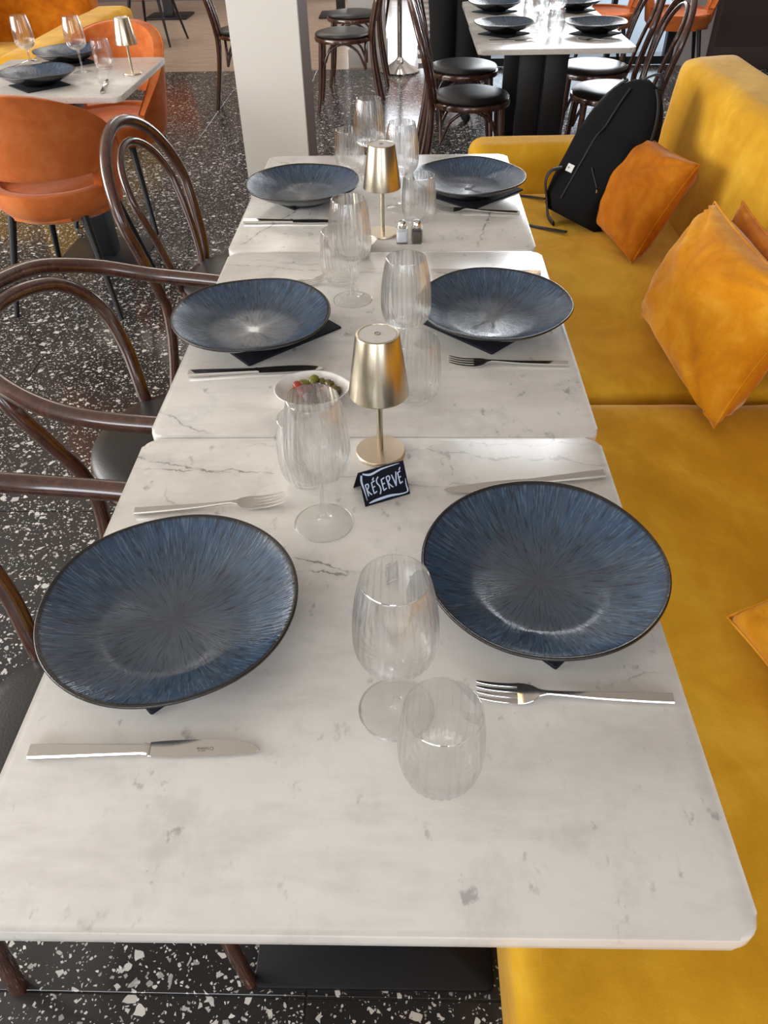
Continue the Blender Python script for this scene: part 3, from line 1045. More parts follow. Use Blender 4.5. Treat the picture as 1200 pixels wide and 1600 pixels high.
# ------------------------------------------------------------------ reserved card
def card():
    t = thing('reserved_sign', 'small black folded card hand lettered RÉSERVÉ before the gold lamp', 'sign', (-0.026, 0.795, Z0))
    A = Vector((-0.0560, 0.7820, 0.7505)); Bv = Vector((0.0060, 0.8105, 0.7505))
    C = Vector((-0.0662, 0.8035, 0.7930))
    ux = (Bv - A); w = ux.length; ux.normalize()
    uy = (C - A); uy -= ux * uy.dot(ux); hgt = uy.length; uy.normalize()
    n = ux.cross(uy).normalized()
    O = A - t.location
    th = 0.0006

    def pl(px, py, off): return O + ux * px + uy * py + n * off
    v = [pl(0, 0, 0), pl(w, 0, 0), pl(w, hgt, 0), pl(0, hgt, 0), pl(0, 0, -th), pl(w, 0, -th), pl(w, hgt, -th), pl(0, hgt, -th)]
    F = [(0, 1, 2, 3), (4, 7, 6, 5), (0, 4, 5, 1), (1, 5, 6, 2), (2, 6, 7, 3), (3, 7, 4, 0)]
    front = from_vf('front_leaf', [tuple(q) for q in v], F, 'card', t)
    # rear leaf goes down behind
    top0, top1 = pl(0, hgt, 0), pl(w, hgt, 0)
    back = Vector((-ux.y, ux.x, 0)).normalized()
    slant = Vector((uy.x, uy.y, -uy.z)) if False else None
    down = (back * 0.022 + Vector((0, 0, -top0.z + 0.0005)))
    v = [top0, top1, top1 + down, top0 + down]
    nn = (top1 - top0).cross(down).normalized()
    v += [q - nn * th for q in v]
    from_vf('rear_leaf', [tuple(q) for q in v], F, 'card', t)
    # hand painted strokes; u along width (0..1), s up the height (0..1)
    W, H = w, hgt

    def stroke(name, pts, r):
        pts = smooth_curve([(p[0], p[1], p[2] if len(p) > 2 else 1.0) for p in pts], 5)
        vs, fs = [], []
        for i, (u, s, k) in enumerate(pts):
            a = pts[max(i - 1, 0)]; b = pts[min(i + 1, len(pts) - 1)]
            d = Vector(((b[0] - a[0]) * W, (b[1] - a[1]) * H)).normalized()
            nx, ny = -d.y, d.x
            for sg in (1, -1):
                for off in (0.00002, 0.00022):
                    vs.append(tuple(pl(u * W + nx * r * k * sg, s * H + ny * r * k * sg, off)))
        m = len(pts)
        for i in range(m - 1):
            q = i * 4; e = q + 4
            fs += [(q + 1, q + 3, e + 3, e + 1), (q, e, e + 2, q + 2), (q, q + 1, e + 1, e), (q + 2, e + 2, e + 3, q + 3)]
        fs += [(0, 2, 3, 1), ((m - 1) * 4, (m - 1) * 4 + 1, (m - 1) * 4 + 3, (m - 1) * 4 + 2)]
        from_vf(name, vs, fs, 'chalk', front)
    r = 0.00085
    letters = {
        'R': [[(0.0, 1), (0.12, 0.5), (0.2, 0.0)], [(0.0, 0.98), (0.5, 1.02), (0.55, 0.78), (0.12, 0.52)], [(0.15, 0.52), (0.5, 0.25), (0.85, 0.05)]],
        'E': [[(0.1, 1), (0.12, 0.5), (0.18, 0.02)], [(0.1, 0.98), (0.75, 1.08)], [(0.12, 0.55), (0.65, 0.62)], [(0.18, 0.03), (0.8, 0.16)]],
        'S': [[(0.62, 1.12), (0.25, 0.95), (0.2, 0.72), (0.5, 0.5), (0.62, 0.22), (0.35, -0.08)]],
        'V': [[(0.0, 1.0), (0.25, 0.5), (0.42, 0.02)], [(0.42, 0.02), (0.65, 0.6), (0.85, 1.15)]],
    }
    word = [('R', 0.095, 0.27, 0.34, 0.115), ('E', 0.225, 0.29, 0.34, 0.11), ('S', 0.325, 0.27, 0.42, 0.12), ('E', 0.440, 0.30, 0.34, 0.11), ('R', 0.560, 0.31, 0.36, 0.13), ('V', 0.685, 0.33, 0.36, 0.125), ('E', 0.815, 0.36, 0.34, 0.10)]
    for (ch, u0, s0, hh, ww) in word:
        for st in letters[ch]:
            stroke('lettering', [(u0 + a * ww, s0 + b * hh) for a, b in st], r)
    for u0, v0 in ((0.265, 0.68), (0.865, 0.76)):
        stroke('lettering', [(u0, v0), (u0 + 0.035, v0 + 0.075)], r)
    stroke('lettering', [(0.09, 0.93, 1.2), (0.25, 0.86, 1.8), (0.5, 0.93, 1.3), (0.8, 0.95, 0.6), (0.9, 0.95, 0.3)], r)
    stroke('lettering', [(0.06, 0.90, 1.6), (0.035, 0.72, 1.6), (0.055, 0.45, 1.0), (0.07, 0.16, 0.3)], r)
    stroke('lettering', [(0.10, 0.07, 0.8), (0.25, 0.10, 1.9), (0.55, 0.115, 2.0), (0.8, 0.075, 1.2), (0.93, 0.08, 0.9), (0.965, 0.13, 1.2), (0.955, 0.30, 0.9), (0.965, 0.48, 0.3)], r)
    return t


card()


# ------------------------------------------------------------------ olive dishes
def make_dish(label, loc, rz):
    """boat shaped porcelain dish with one pointed end"""
    v, f = [], []
    seg = 64
    rings = [(0.0, 0.002, 1), (0.5, 0.002, 1), (0.60, 0.0, 1), (0.66, 0.0, 1), (0.80, 0.008, 1), (0.97, 0.0215, 1), (1.0, 0.0235, 1), (0.985, 0.0245, 1), (0.95, 0.0225, 1), (0.80, 0.0110, 1), (0.64, 0.0055, 1), (0.4, 0.0042, 1), (0.0, 0.0040, 1)]
    out = []
    idx = []
    for (k, z, _) in rings:
        if k == 0:
            idx.append([len(v)]); v.append((0, 0, z)); continue
        ring = []
        for i in range(seg):
            a = 2 * PI * i / seg
            rx, ry = 0.061, 0.053
            x = rx * math.cos(a); y = ry * math.sin(a)
            pt = max(0, math.cos(a)) ** 18
            x += 0.007 * pt * k * k
            y *= 1 - 0.10 * pt
            zz = z + 0.003 * pt * (k > 0.9)
            ring.append(len(v)); v.append((x * k, y * k, zz))
        idx.append(ring)
    for a, b in zip(idx, idx[1:]):
        for i in range(seg):
            j = (i + 1) % seg
            if len(a) == 1: f.append((a[0], b[j], b[i]))
            elif len(b) == 1: f.append((a[i], a[j], b[0]))
            else: f.append((a[i], a[j], b[j], b[i]))
    t = thing('serving_dish', label, 'dish', loc, rz)
    from_vf('bowl', v, f, 'porcelain', t, smooth=True)
    lathed('oil', [(0, 0.0085), (0.0415, 0.0085), (0.042, 0.0072), (0, 0.0060)], 'oil', t, 40)
    return t


def olive_mesh(mat, s=1.0):
    v, f = lathe([(0, -0.0105 * s), (0.004 * s, -0.0098 * s), (0.0068 * s, -0.0065 * s), (0.0080 * s, -0.001 * s), (0.0074 * s, 0.0045 * s), (0.0052 * s, 0.0085 * s), (0.0022 * s, 0.0100 * s), (0.0014 * s, 0.0094 * s), (0, 0.0090 * s)], 16)
    me = bpy.data.meshes.new('olive')
    me.from_pydata(v, [], f); me.update()
    for p in me.polygons: p.use_smooth = True
    me.materials.append(MAT[mat])
    return me


make_dish('small white porcelain dish of olives beside the nearer gold lamp', (-0.155, 1.052, Z0), R(2))
make_dish('small white porcelain dish of red peppers beside the far gold lamp', (-0.132, 1.655, Z0), R(8))
OM = {k: olive_mesh(m) for k, m in (('g', 'olive'), ('b', 'olive_brown'), ('r', 'olive_red'), ('p', 'olive_purple'))}
NAMES = {'g': ('olive', 'glossy green olive'), 'b': ('olive', 'brownish green olive'), 'r': ('pickled_pepper', 'small red pickled pepper'), 'p': ('olive', 'dark purple olive')}
spots1 = [(-0.165, 1.0905, 'g', 'at the back rim of the near dish, yellowest'), (-0.182, 1.085, 'g', 'left of the yellowest one in the near dish'), (-0.148, 1.088, 'b', 'right of the yellowest one in the near dish'),
          (-0.135, 1.078, 'b', 'third along the back of the near dish'), (-0.123, 1.066, 'b', 'towards the pointed end of the near dish'), (-0.128, 1.051, 'b', 'nearest the pointed end, at the lamp side of the near dish'),
          (-0.190, 1.070, 'r', 'at the left rim of the near dish'), (-0.172, 1.070, 'r', 'in the middle of the near dish'), (-0.155, 1.072, 'p', 'in the middle of the near dish behind the glass'), (-0.183, 1.053, 'r', 'at the front left of the near dish'),
          (-0.165, 1.050, 'p', 'at the front of the near dish behind the glass'), (-0.146, 1.048, 'p', 'at the front right of the near dish'), (-0.168, 1.034, 'p', 'at the very front of the near dish'), (-0.140, 1.064, 'r', 'right of centre in the near dish'), (-0.150, 1.033, 'b', 'at the front rim of the near dish')]
spots2 = [(-0.172, 1.652, 'r', 'at the left rim of the far dish'), (-0.163, 1.672, 'g', 'at the back left of the far dish'), (-0.156, 1.640, 'r', 'at the front left of the far dish'), (-0.145, 1.665, 'g', 'in the middle of the far dish'),
          (-0.140, 1.645, 'p', 'at the front of the far dish'), (-0.122, 1.652, 'r', 'right of the middle in the far dish'), (-0.112, 1.668, 'b', 'at the right of the far dish'), (-0.128, 1.678, 'b', 'at the back of the far dish')]
for spots, dish, grp in ((spots1, (-0.155, 1.052), 'olives and peppers in the near dish'), (spots2, (-0.132, 1.655), 'olives and peppers in the far dish')):
    for i, (x, y, k, lb) in enumerate(spots):
        if spots is spots1:
            x, y = x + 0.010 - 0.10 * (x + 0.155), y - 0.007 - 0.08 * (y - 1.062)
        nm, base = NAMES[k]
        o = bpy.data.objects.new(nm, OM[k])
        col.objects.link(o)
        d = math.hypot((x - dish[0]) / 0.060, (y - dish[1]) / 0.050)
        o.location = (x, y, Z0 + 0.0145 + 0.004 * (i % 3 == 0) + 0.004 * max(0, d - 0.5))
        o.rotation_euler = (R(75 + random.uniform(-20, 20)), random.uniform(0, 1), random.uniform(0, 6))
        o.scale = (1.08, 1.08, 1.02) if k != 'r' else (1.05, 0.8, 1.15)
        tag(o, base + ' ' + lb, 'olive' if nm == 'olive' else 'pepper', grp)


# ------------------------------------------------------------------ shakers
def shaker(name, label, loc, fill):
    t = thing(name, label, 'shaker', loc, R(3))
    bm = bmesh.new()
    prism('glass_body', rrect(0.0265, 0.0265, 0.004, 3), 0.0, 0.034, 'glass', t, bevel=0.0015)
    prism('contents', rrect(0.0215, 0.0215, 0.003, 3), 0.004, 0.0275, fill, t, bevel=0.001)
    lathed('metal_cap', [(0.0, 0.0342), (0.0100, 0.0342), (0.0104, 0.036), (0.0098, 0.041), (0.0088, 0.0455), (0.0062, 0.0495), (0.0030, 0.0512), (0, 0.0516)], 'chrome', t, 32)
    return t


shaker('salt_shaker', 'square glass salt shaker full of white salt with metal dome cap', (-0.0105, 1.710, Z0), 'salt')
shaker('pepper_shaker', 'square glass pepper shaker of grey pepper with metal dome cap', (0.0235, 1.711, Z0), 'pepper')


# ------------------------------------------------------------------ sofa
sofa = thing('sofa', 'long mustard yellow velvet sofa along the right of the tables', 'sofa', (0.5, 1.2, 0))
def sb(name, x0, x1, y0, y1, z0, z1, rad, **kw):
    o = soft_box(name, x0 - 0.5, x1 - 0.5, y0 - 1.2, y1 - 1.2, z0, z1, 'sofa', sofa, rad, **kw)
    return o
sb('seat_cushion', 0.128, 0.93, -0.75, 1.520, 0.24, 0.447, 0.034, n=26, wob=0.006, seed=1)
sb('seat_cushion', 0.150, 0.93, 1.552, 2.925, 0.24, 0.456, 0.034, n=24, wob=0.006, seed=5)
sb('arm', 0.235, 0.98, 2.945, 3.135, 0.13, 0.605, 0.055, n=18, wob=0.004, seed=8)
bk = sb('backrest', 0.885, 1.10, -0.75, 3.03, 0.20, 0.885, 0.060, n=26, wob=0.006, seed=12)
for v in bk.data.vertices:  # leaning front face
    v.co.x += max(0, (v.co.z - 0.35)) * 0.10
b = box('base_rail', -0.33, 0.45, -1.85, 1.85, 0.10, 0.245, 'sofa', sofa, bevel=0.01)
for x in (-0.28, 0.38):
    for y in (-1.75, 0.3, 1.75):
        lathed('foot', [(0, 0), (0.016, 0), (0.022, 0.10), (0, 0.10)], 'black_metal', sofa, 16).location = (x, y, 0)


# ------------------------------------------------------------------ pillows
def pillow(label, corner, e1, e2, s1, s2, thick, mat, name='throw_pillow', seed=0):
    """corner: lowest point; e1,e2 directions of the edges"""
    e1 = Vector(e1).normalized(); e2 = Vector(e2); e2 = (e2 - e1 * e2.dot(e1)).normalized()
    n = e1.cross(e2)
    N = 30
    c = Vector(corner) + e1 * s1 / 2 + e2 * s2 / 2
    t = thing(name, label, 'pillow', c)
    bm = bmesh.new()
    grids = []
    for side in (1, -1):
        g = []
        for i in range(N + 1):
            row = []
            for j in range(N + 1):
                u, v = -1 + 2 * i / N, -1 + 2 * j / N
                uu = math.copysign(abs(u) ** 0.8, u); vv = math.copysign(abs(v) ** 0.8, v)
                pin = 0.075
                x = uu * (1 - pin * (1 - vv * vv) * abs(uu) ** 2)
                y = vv * (1 - pin * (1 - uu * uu) * abs(vv) ** 2)
                z = (max(0, 1 - uu ** 2) * max(0, 1 - vv ** 2)) ** 0.42
                m = max(abs(uu), abs(vv))
                # creases radiating from the corners
                cx, cy = math.copysign(1, uu), math.copysign(1, vv)
                ang = math.atan2(cy - vv, cx - uu)
                dist = math.hypot(cx - uu, cy - vv)
                wr = math.sin(ang * 11 + seed + side) * math.exp(-dist * 2.6) * 0.24 * min(1, dist * 3)
                big = mnoise.noise(Vector((uu * 1.6 + seed, vv * 1.6, side * 3.0))) * 0.16 + mnoise.noise(Vector((uu * 4 + seed, vv * 4, side * 3.0))) * 0.06
                hh = thick / 2 * (z * (1 + big) + wr * (z > 0))
                p = e1 * (x * s1 / 2) + e2 * (y * s2 / 2) + n * hh * side
                if side == -1 and m > 0.9999:
                    row.append(grids[0][i][j])
                else:
                    row.append(bm.verts.new(p))
            g.append(row)
        grids.append(g)
        for i in range(N):
            for j in range(N):
                q = [g[i][j], g[i + 1][j], g[i + 1][j + 1], g[i][j + 1]]
                bm.faces.new(q if side == 1 else q[::-1])
    from_bm('cover', bm, mat, t, smooth=True)
    # piped seam
    path = []
    M_ = 80
    for k in range(M_):
        a = k / M_ * 4
        sdn, fr = int(a), a - int(a)
        w = -1 + 2 * fr
        u, v = ((w, -1), (1, w), (-w, 1), (-1, -w))[sdn]
        x = u * (1 - 0.075 * (1 - v * v) * u * u); y = v * (1 - 0.075 * (1 - u * u) * v * v)
        path.append(tuple(e1 * (x * s1 / 2) + e2 * (y * s2 / 2)))
    tube('seam', path, 0.0028, mat, t, 6, closed=True)
    return t


# tilted against the backrest, one bottom edge on the seat
pillow('amber velvet pillow half hidden behind the black backpack', (0.690, 2.245, 0.466), (0.46, 0.10, 0.88), (-0.14, 1, 0), 0.31, 0.42, 0.15, 'pillow_dark', seed=2)
pillow('large golden velvet pillow with creased corners, in the middle of the sofa', (0.672, 1.368, 0.470), (0.36, 0.0, 0.93), (-0.07, 1, 0.02), 0.31, 0.52, 0.20, 'pillow', seed=5)
pillow('darker amber pillow tucked behind the large golden one', (0.79, 1.50, 0.470), (0.10, 0.0, 0.95), (0.0, 1, 0), 0.30, 0.40, 0.09, 'pillow_dark', seed=9)
pillow('golden velvet pillow corner at the near end of the sofa', (0.513, 0.800, 0.503), (0.80, 0.16, 0.57), (0.20, -0.98, 0.0), 0.38, 0.42, 0.12, 'pillow', seed=14)


# ------------------------------------------------------------------ backpack
def backpack():
    base = Vector((0.575, 2.62, 0.455))
    t = thing('backpack', 'black canvas backpack leaning on the pillow at the far sofa end', 'bag', base)
    u = Vector((0.42, 0.22, 0.88)).normalized()
    n = Vector((-0.72, -0.55, 0.42)); n = (n - u * n.dot(u)).normalized()
    w = u.cross(n).normalized()
    H, W, D = 0.465, 0.275, 0.15
    bm = bmesh.new()
    NU, NA = 34, 48
    rings = []
    for i in range(NU + 1):
        s = i / NU
        top = max(0.0, 1 - max(0, (s - 0.55) / 0.45) ** 2.2) ** 0.5
        bot = min(1, (s / 0.05 + 0.25)) if s < 0.05 else 1
        ww = W / 2 * (0.90 + 0.12 * math.sin(s * PI)) * top * (0.85 + 0.15 * bot)
        dd = D / 2 * (1.05 - 0.35 * s) * (max(0.0, 1 - s ** 5) ** 0.5) * (0.8 + 0.2 * bot)
        ring = []
        for k in range(NA):
            a = 2 * PI * k / NA
            ca, sa = math.cos(a), math.sin(a)
            px = math.copysign(abs(ca) ** 0.62, ca) * ww
            pn = math.copysign(abs(sa) ** 0.62, sa) * dd
            q = u * (s * H) + w * px + n * pn
            q += n * 0.006 * mnoise.noise(Vector((px * 9, s * 5, pn * 9)))
            # front pocket panel bulge
            if sa > 0 and 0.04 < s < 0.62 and abs(px) < ww * 0.82:
                q += n * 0.016 * min(1, (s - 0.04) * 18) * min(1, (0.62 - s) * 14)
            ring.append(bm.verts.new(q))
        rings.append(ring)
    for a, b in zip(rings, rings[1:]):
        for k in range(NA):
            bm.faces.new((a[k], a[(k + 1) % NA], b[(k + 1) % NA], b[k]))
    bm.faces.new(rings[0][::-1]); bm.faces.new(rings[-1])
    from_bm('body', bm, 'bag', t, smooth=True)

    def P(s, x, d): return tuple(u * (s * H) + w * x + n * d)
    # zips, handle, straps
    def front(s, x, lift=0.0):
        top = max(0.0, 1 - max(0, (s - 0.55) / 0.45) ** 2.2) ** 0.5
        ww = W / 2 * (0.90 + 0.12 * math.sin(s * PI)) * top
        dd = D / 2 * (1.05 - 0.35 * s) * (max(0.0, 1 - s ** 5) ** 0.5)
        r = min(0.98, abs(x) / max(ww, 1e-3))
        d = dd * (1 - r ** 3.2) ** 0.31
        if 0.04 < s < 0.62 and abs(x) < ww * 0.80: d += 0.016 * min(1, (s - 0.04) * 18) * min(1, (0.62 - s) * 14)
        return P(s, x, d + lift)
    tube('zip', [front(s, -0.020 + 0.055 * (1 - s) * 0, 0.002) for s in [0.10 + 0.80 * k / 24 for k in range(25)]], 0.0035, 'strap', t, 8)
    tube('zip', [front(0.36 - 0.10 * k / 10, 0.03 + 0.055 * k / 10, 0.002) for k in range(11)], 0.003, 'strap', t, 8)
    pv = front(0.25, 0.088, 0.004)
    tube('zip_pull', [pv, tuple(Vector(pv) + Vector((0.002, -0.002, -0.028)))], 0.003, 'steel', t, 8)
    tube('handle', [P(0.97, -0.045, -0.02), P(1.03, -0.025, -0.03), P(1.06, 0, -0.035), P(1.03, 0.025, -0.03), P(0.97, 0.045, -0.02)], 0.007, 'strap', t, 8, sub=6, flat=0.5)
    # edge piping
    for sg in (-1, 1):
        tube('edge_piping', [P(s, sg * W / 2 * (0.90 + 0.12 * math.sin(s * PI)) * (max(0.0, 1 - max(0, (s - 0.55) / 0.45) ** 2.2) ** 0.5) * 1.0, 0.02) for s in [0.05 + 0.9 * k / 24 for k in range(25)]], 0.005, 'strap', t, 8)
    # tag on the front
    c = Vector(front(0.30, -0.048, 0.006))
    tw, thh = w * 0.014 + u * 0.0, u * 0.012
    vv = [c - tw - thh, c + tw - thh, c + tw + thh, c - tw + thh]
    vv += [q - n * 0.002 for q in vv]
    tg = from_vf('label_patch', [tuple(q) for q in vv], [(0, 1, 2, 3), (4, 7, 6, 5), (0, 4, 5, 1), (1, 5, 6, 2), (2, 6, 7, 3), (3, 7, 4, 0)], 'tag', t)
    lathed('print', [(0, 0), (0.0035, 0), (0.0035, 0.0004), (0, 0.0004)], 'grey_mark', tg, 12).matrix_local = Matrix.Translation(c + n * 0.0004 - w * 0.005) @ n.to_track_quat('Z', 'Y').to_matrix().to_4x4()
    # webbing straps trailing over the seat towards the table
    def rel(p): return tuple(Vector(p) - base)
    tube('shoulder_strap', [rel(q) for q in ((0.52, 2.66, 0.62), (0.484, 2.66, 0.61), (0.470, 2.66, 0.575), (0.480, 2.65, 0.52), (0.485, 2.62, 0.475), (0.50, 2.58, 0.463))], 0.012, 'strap', t, 8, sub=6, flat=0.35)
    tube('shoulder_strap', [rel(q) for q in ((0.53, 2.50, 0.465), (0.45, 2.56, 0.458), (0.38, 2.60, 0.458), (0.28, 2.62, 0.458))], 0.010, 'strap', t, 8, sub=6, flat=0.3)
    tube('shoulder_strap', [rel(q) for q in ((0.50, 2.80, 0.47), (0.44, 2.86, 0.459), (0.36, 2.885, 0.459), (0.24, 2.89, 0.459))], 0.010, 'strap', t, 8, sub=6, flat=0.3)
    return t


backpack()


# ------------------------------------------------------------------ bentwood chairs (origin on floor under seat centre, facing +x)
def chair_seat(t, r=0.205):
    ring = [(0.0, 0.437), (r - 0.03, 0.437), (r - 0.012, 0.424), (r - 0.002, 0.427), (r + 0.001, 0.440), (r - 0.004, 0.452), (r - 0.012, 0.4555), (0.0, 0.4555)]
    lathed('seat_ring', ring, 'wood', t, 64)
    lathed('seat_pad', [(0, 0.4558), (r - 0.012, 0.4558), (r - 0.006, 0.464), (r - 0.014, 0.474), (r - 0.045, 0.483), (r * 0.45, 0.488), (0, 0.489)], 'leather', t, 64)


def chair_legs(t, rear=True):
    legs = []
    for s in (-1, 1):
        tube('leg', [(0.150, s * 0.125, 0.428, 0.016), (0.158, s * 0.135, 0.30, 0.0155), (0.172, s * 0.150, 0.12, 0.013), (0.190, s * 0.165, 0.0, 0.0115)], 0.015, 'wood', t, 14, sub=5)
    # arched braces under the seat, between neighbouring legs
    pts = [(0.152, 0.127), (0.152, -0.127), (-0.160, -0.125), (-0.160, 0.125)]
    for i in range(4):
        a, b = pts[i], pts[(i + 1) % 4]
        path = []
        for k in range(9):
            q = k / 8
            h = 0.262 + 0.155 * math.sin(PI * q) ** 0.55
            x = a[0] + (b[0] - a[0]) * q; y = a[1] + (b[1] - a[1]) * q
            path.append((x * 0.97, y * 0.97, h))
        tube('brace', path, 0.0085, 'wood', t, 10, sub=4)


def arch(t, name, hw_base, hw_top, x_base, x_top, z_base, z_top, rad, mat='wood', extra=None, n=20, lean_pow=1.0):
    """hoop in the back plane: from base up, over, and down again"""
    path = []
    top_r = hw_top
    zc = z_top - top_r * 1.0
    left = []
    for k in range(8):
        q = k / 8
        z = z_base + (zc - z_base) * q
        y = hw_base + (hw_top - hw_base) * q ** 0.7
        left.append((y, z))
    for k in range(n + 1):
        a = PI * k / n
        left.append((hw_top * math.cos(a), zc + top_r * math.sin(a)))
    for k in range(8):
        q = 1 - (k + 1) / 8
        z = z_base + (zc - z_base) * q
        y = hw_base + (hw_top - hw_base) * q ** 0.7
        left.append((-y, z))
    for (y, z) in left:
        q = (z - z_base) / (z_top - z_base)
        path.append((x_base + (x_top - x_base) * q ** lean_pow, y, z))
    if extra:
        path = [(x, abs(y) * 1, z) for x, y, z in extra] + path + [(x, -abs(y), z) for x, y, z in reversed(extra)]
    tube(name, path, rad, mat, t, 14, sub=2)
    return path


def make_side_chair(label, loc, rz, group=None):
    t = thing('bentwood_chair', label, 'chair', loc, rz, group)
    chair_seat(t)
    chair_legs(t)
    arch(t, 'back_hoop', 0.162, 0.212, -0.205, -0.315, 0.44, 0.885, 0.0155, extra=[(-0.268, 0.180, 0.0), (-0.228, 0.168, 0.20), (-0.208, 0.162, 0.34)], lean_pow=1.5)
    arch(t, 'inner_hoop', 0.085, 0.130, -0.185, -0.300, 0.45, 0.835, 0.0105, lean_pow=1.5)
    return t


def make_armchair(label, loc, rz, group=None):
    t = thing('bentwood_armchair', label, 'chair', loc, rz, group)
    chair_seat(t, 0.215)
    chair_legs(t)
    # one bent rail is back and both arms
    h = []
    ctrl = [(0.18, 0.265, 0.690), (0.05, 0.282, 0.702), (-0.10, 0.278, 0.722), (-0.21, 0.245, 0.756), (-0.29, 0.172, 0.788), (-0.325, 0.08, 0.804), (-0.335, 0.0, 0.810)]
    full = ctrl + [(x, -y, z) for x, y, z in reversed(ctrl[:-1])]
    full = [(0.235, 0.235, 0.682)] + full + [(0.235, -0.235, 0.682)]
    tube('arm_rail', full, 0.0162, 'wood', t, 16, sub=6)
    for s in (-1, 1):
        tube('arm_post', [(0.105, s * 0.190, 0.435, 0.0125), (0.15, s * 0.225, 0.56, 0.0125), (0.17, s * 0.262, 0.685, 0.012)], 0.0125, 'wood', t, 12, sub=5)
    # second hoop: both rear legs run up and meet in an arch below the rail (slightly turned)
    path = []
    half = [(-0.195, 0.180, 0.0), (-0.178, 0.165, 0.22), (-0.162, 0.152, 0.40), (-0.172, 0.158, 0.50), (-0.200, 0.185, 0.60), (-0.240, 0.195, 0.69), (-0.282, 0.160, 0.752), (-0.305, 0.085, 0.780)]
    full = half + [(-0.312, 0.0, 0.786)] + [(x, -y, z) for x, y, z in reversed(half)]
    full = [(x + (0.20 if y > 0 else 0.04) * y, y, z) for x, y, z in full]
    tube('leg_hoop', full, 0.0150, 'wood', t, 14, sub=6)
    return t


make_armchair('dark bentwood armchair at the middle table, arms at the tabletop', (-0.475, 1.33, 0), 0.0)
make_armchair('dark bentwood armchair nearest, mostly out of view, legs under the near table', (-0.450, 0.585, 0), 0.0)
sc3 = make_side_chair('dark bentwood chair with double hoop back at the far table of the row', (-0.475, 2.165, 0), R(-9))
KIDS[sc3.name] = [c for c in bpy.data.objects if c.parent == sc3]
for (x, y, rz, lb) in ((0.33, 4.35, 0, 'bentwood chair beyond the sofa arm, nearer of two left of the far tables'),
                       (0.33, 5.03, 0, 'bentwood chair, farther of two at the left of the far right tables'),
                       (1.06, 4.42, PI, 'bentwood chair behind the backpack, nearer of two at the right of the far tables'),
                       (1.07, 4.98, PI, 'bentwood chair, farther of two at the right of the far tables'),
                       (-0.445, 6.15, PI, 'bentwood chair right beside the cream pillar, seen side on'),
                       (-0.42, 6.95, PI, 'bentwood chair behind the one beside the cream pillar'),
                       (-1.16, 6.33, R(10), 'bentwood chair at the left edge of the cream pillar, partly hidden by it')):
    copy_tree(sc3, lb, 'bentwood chairs in the background', (x, y, 0), rz)


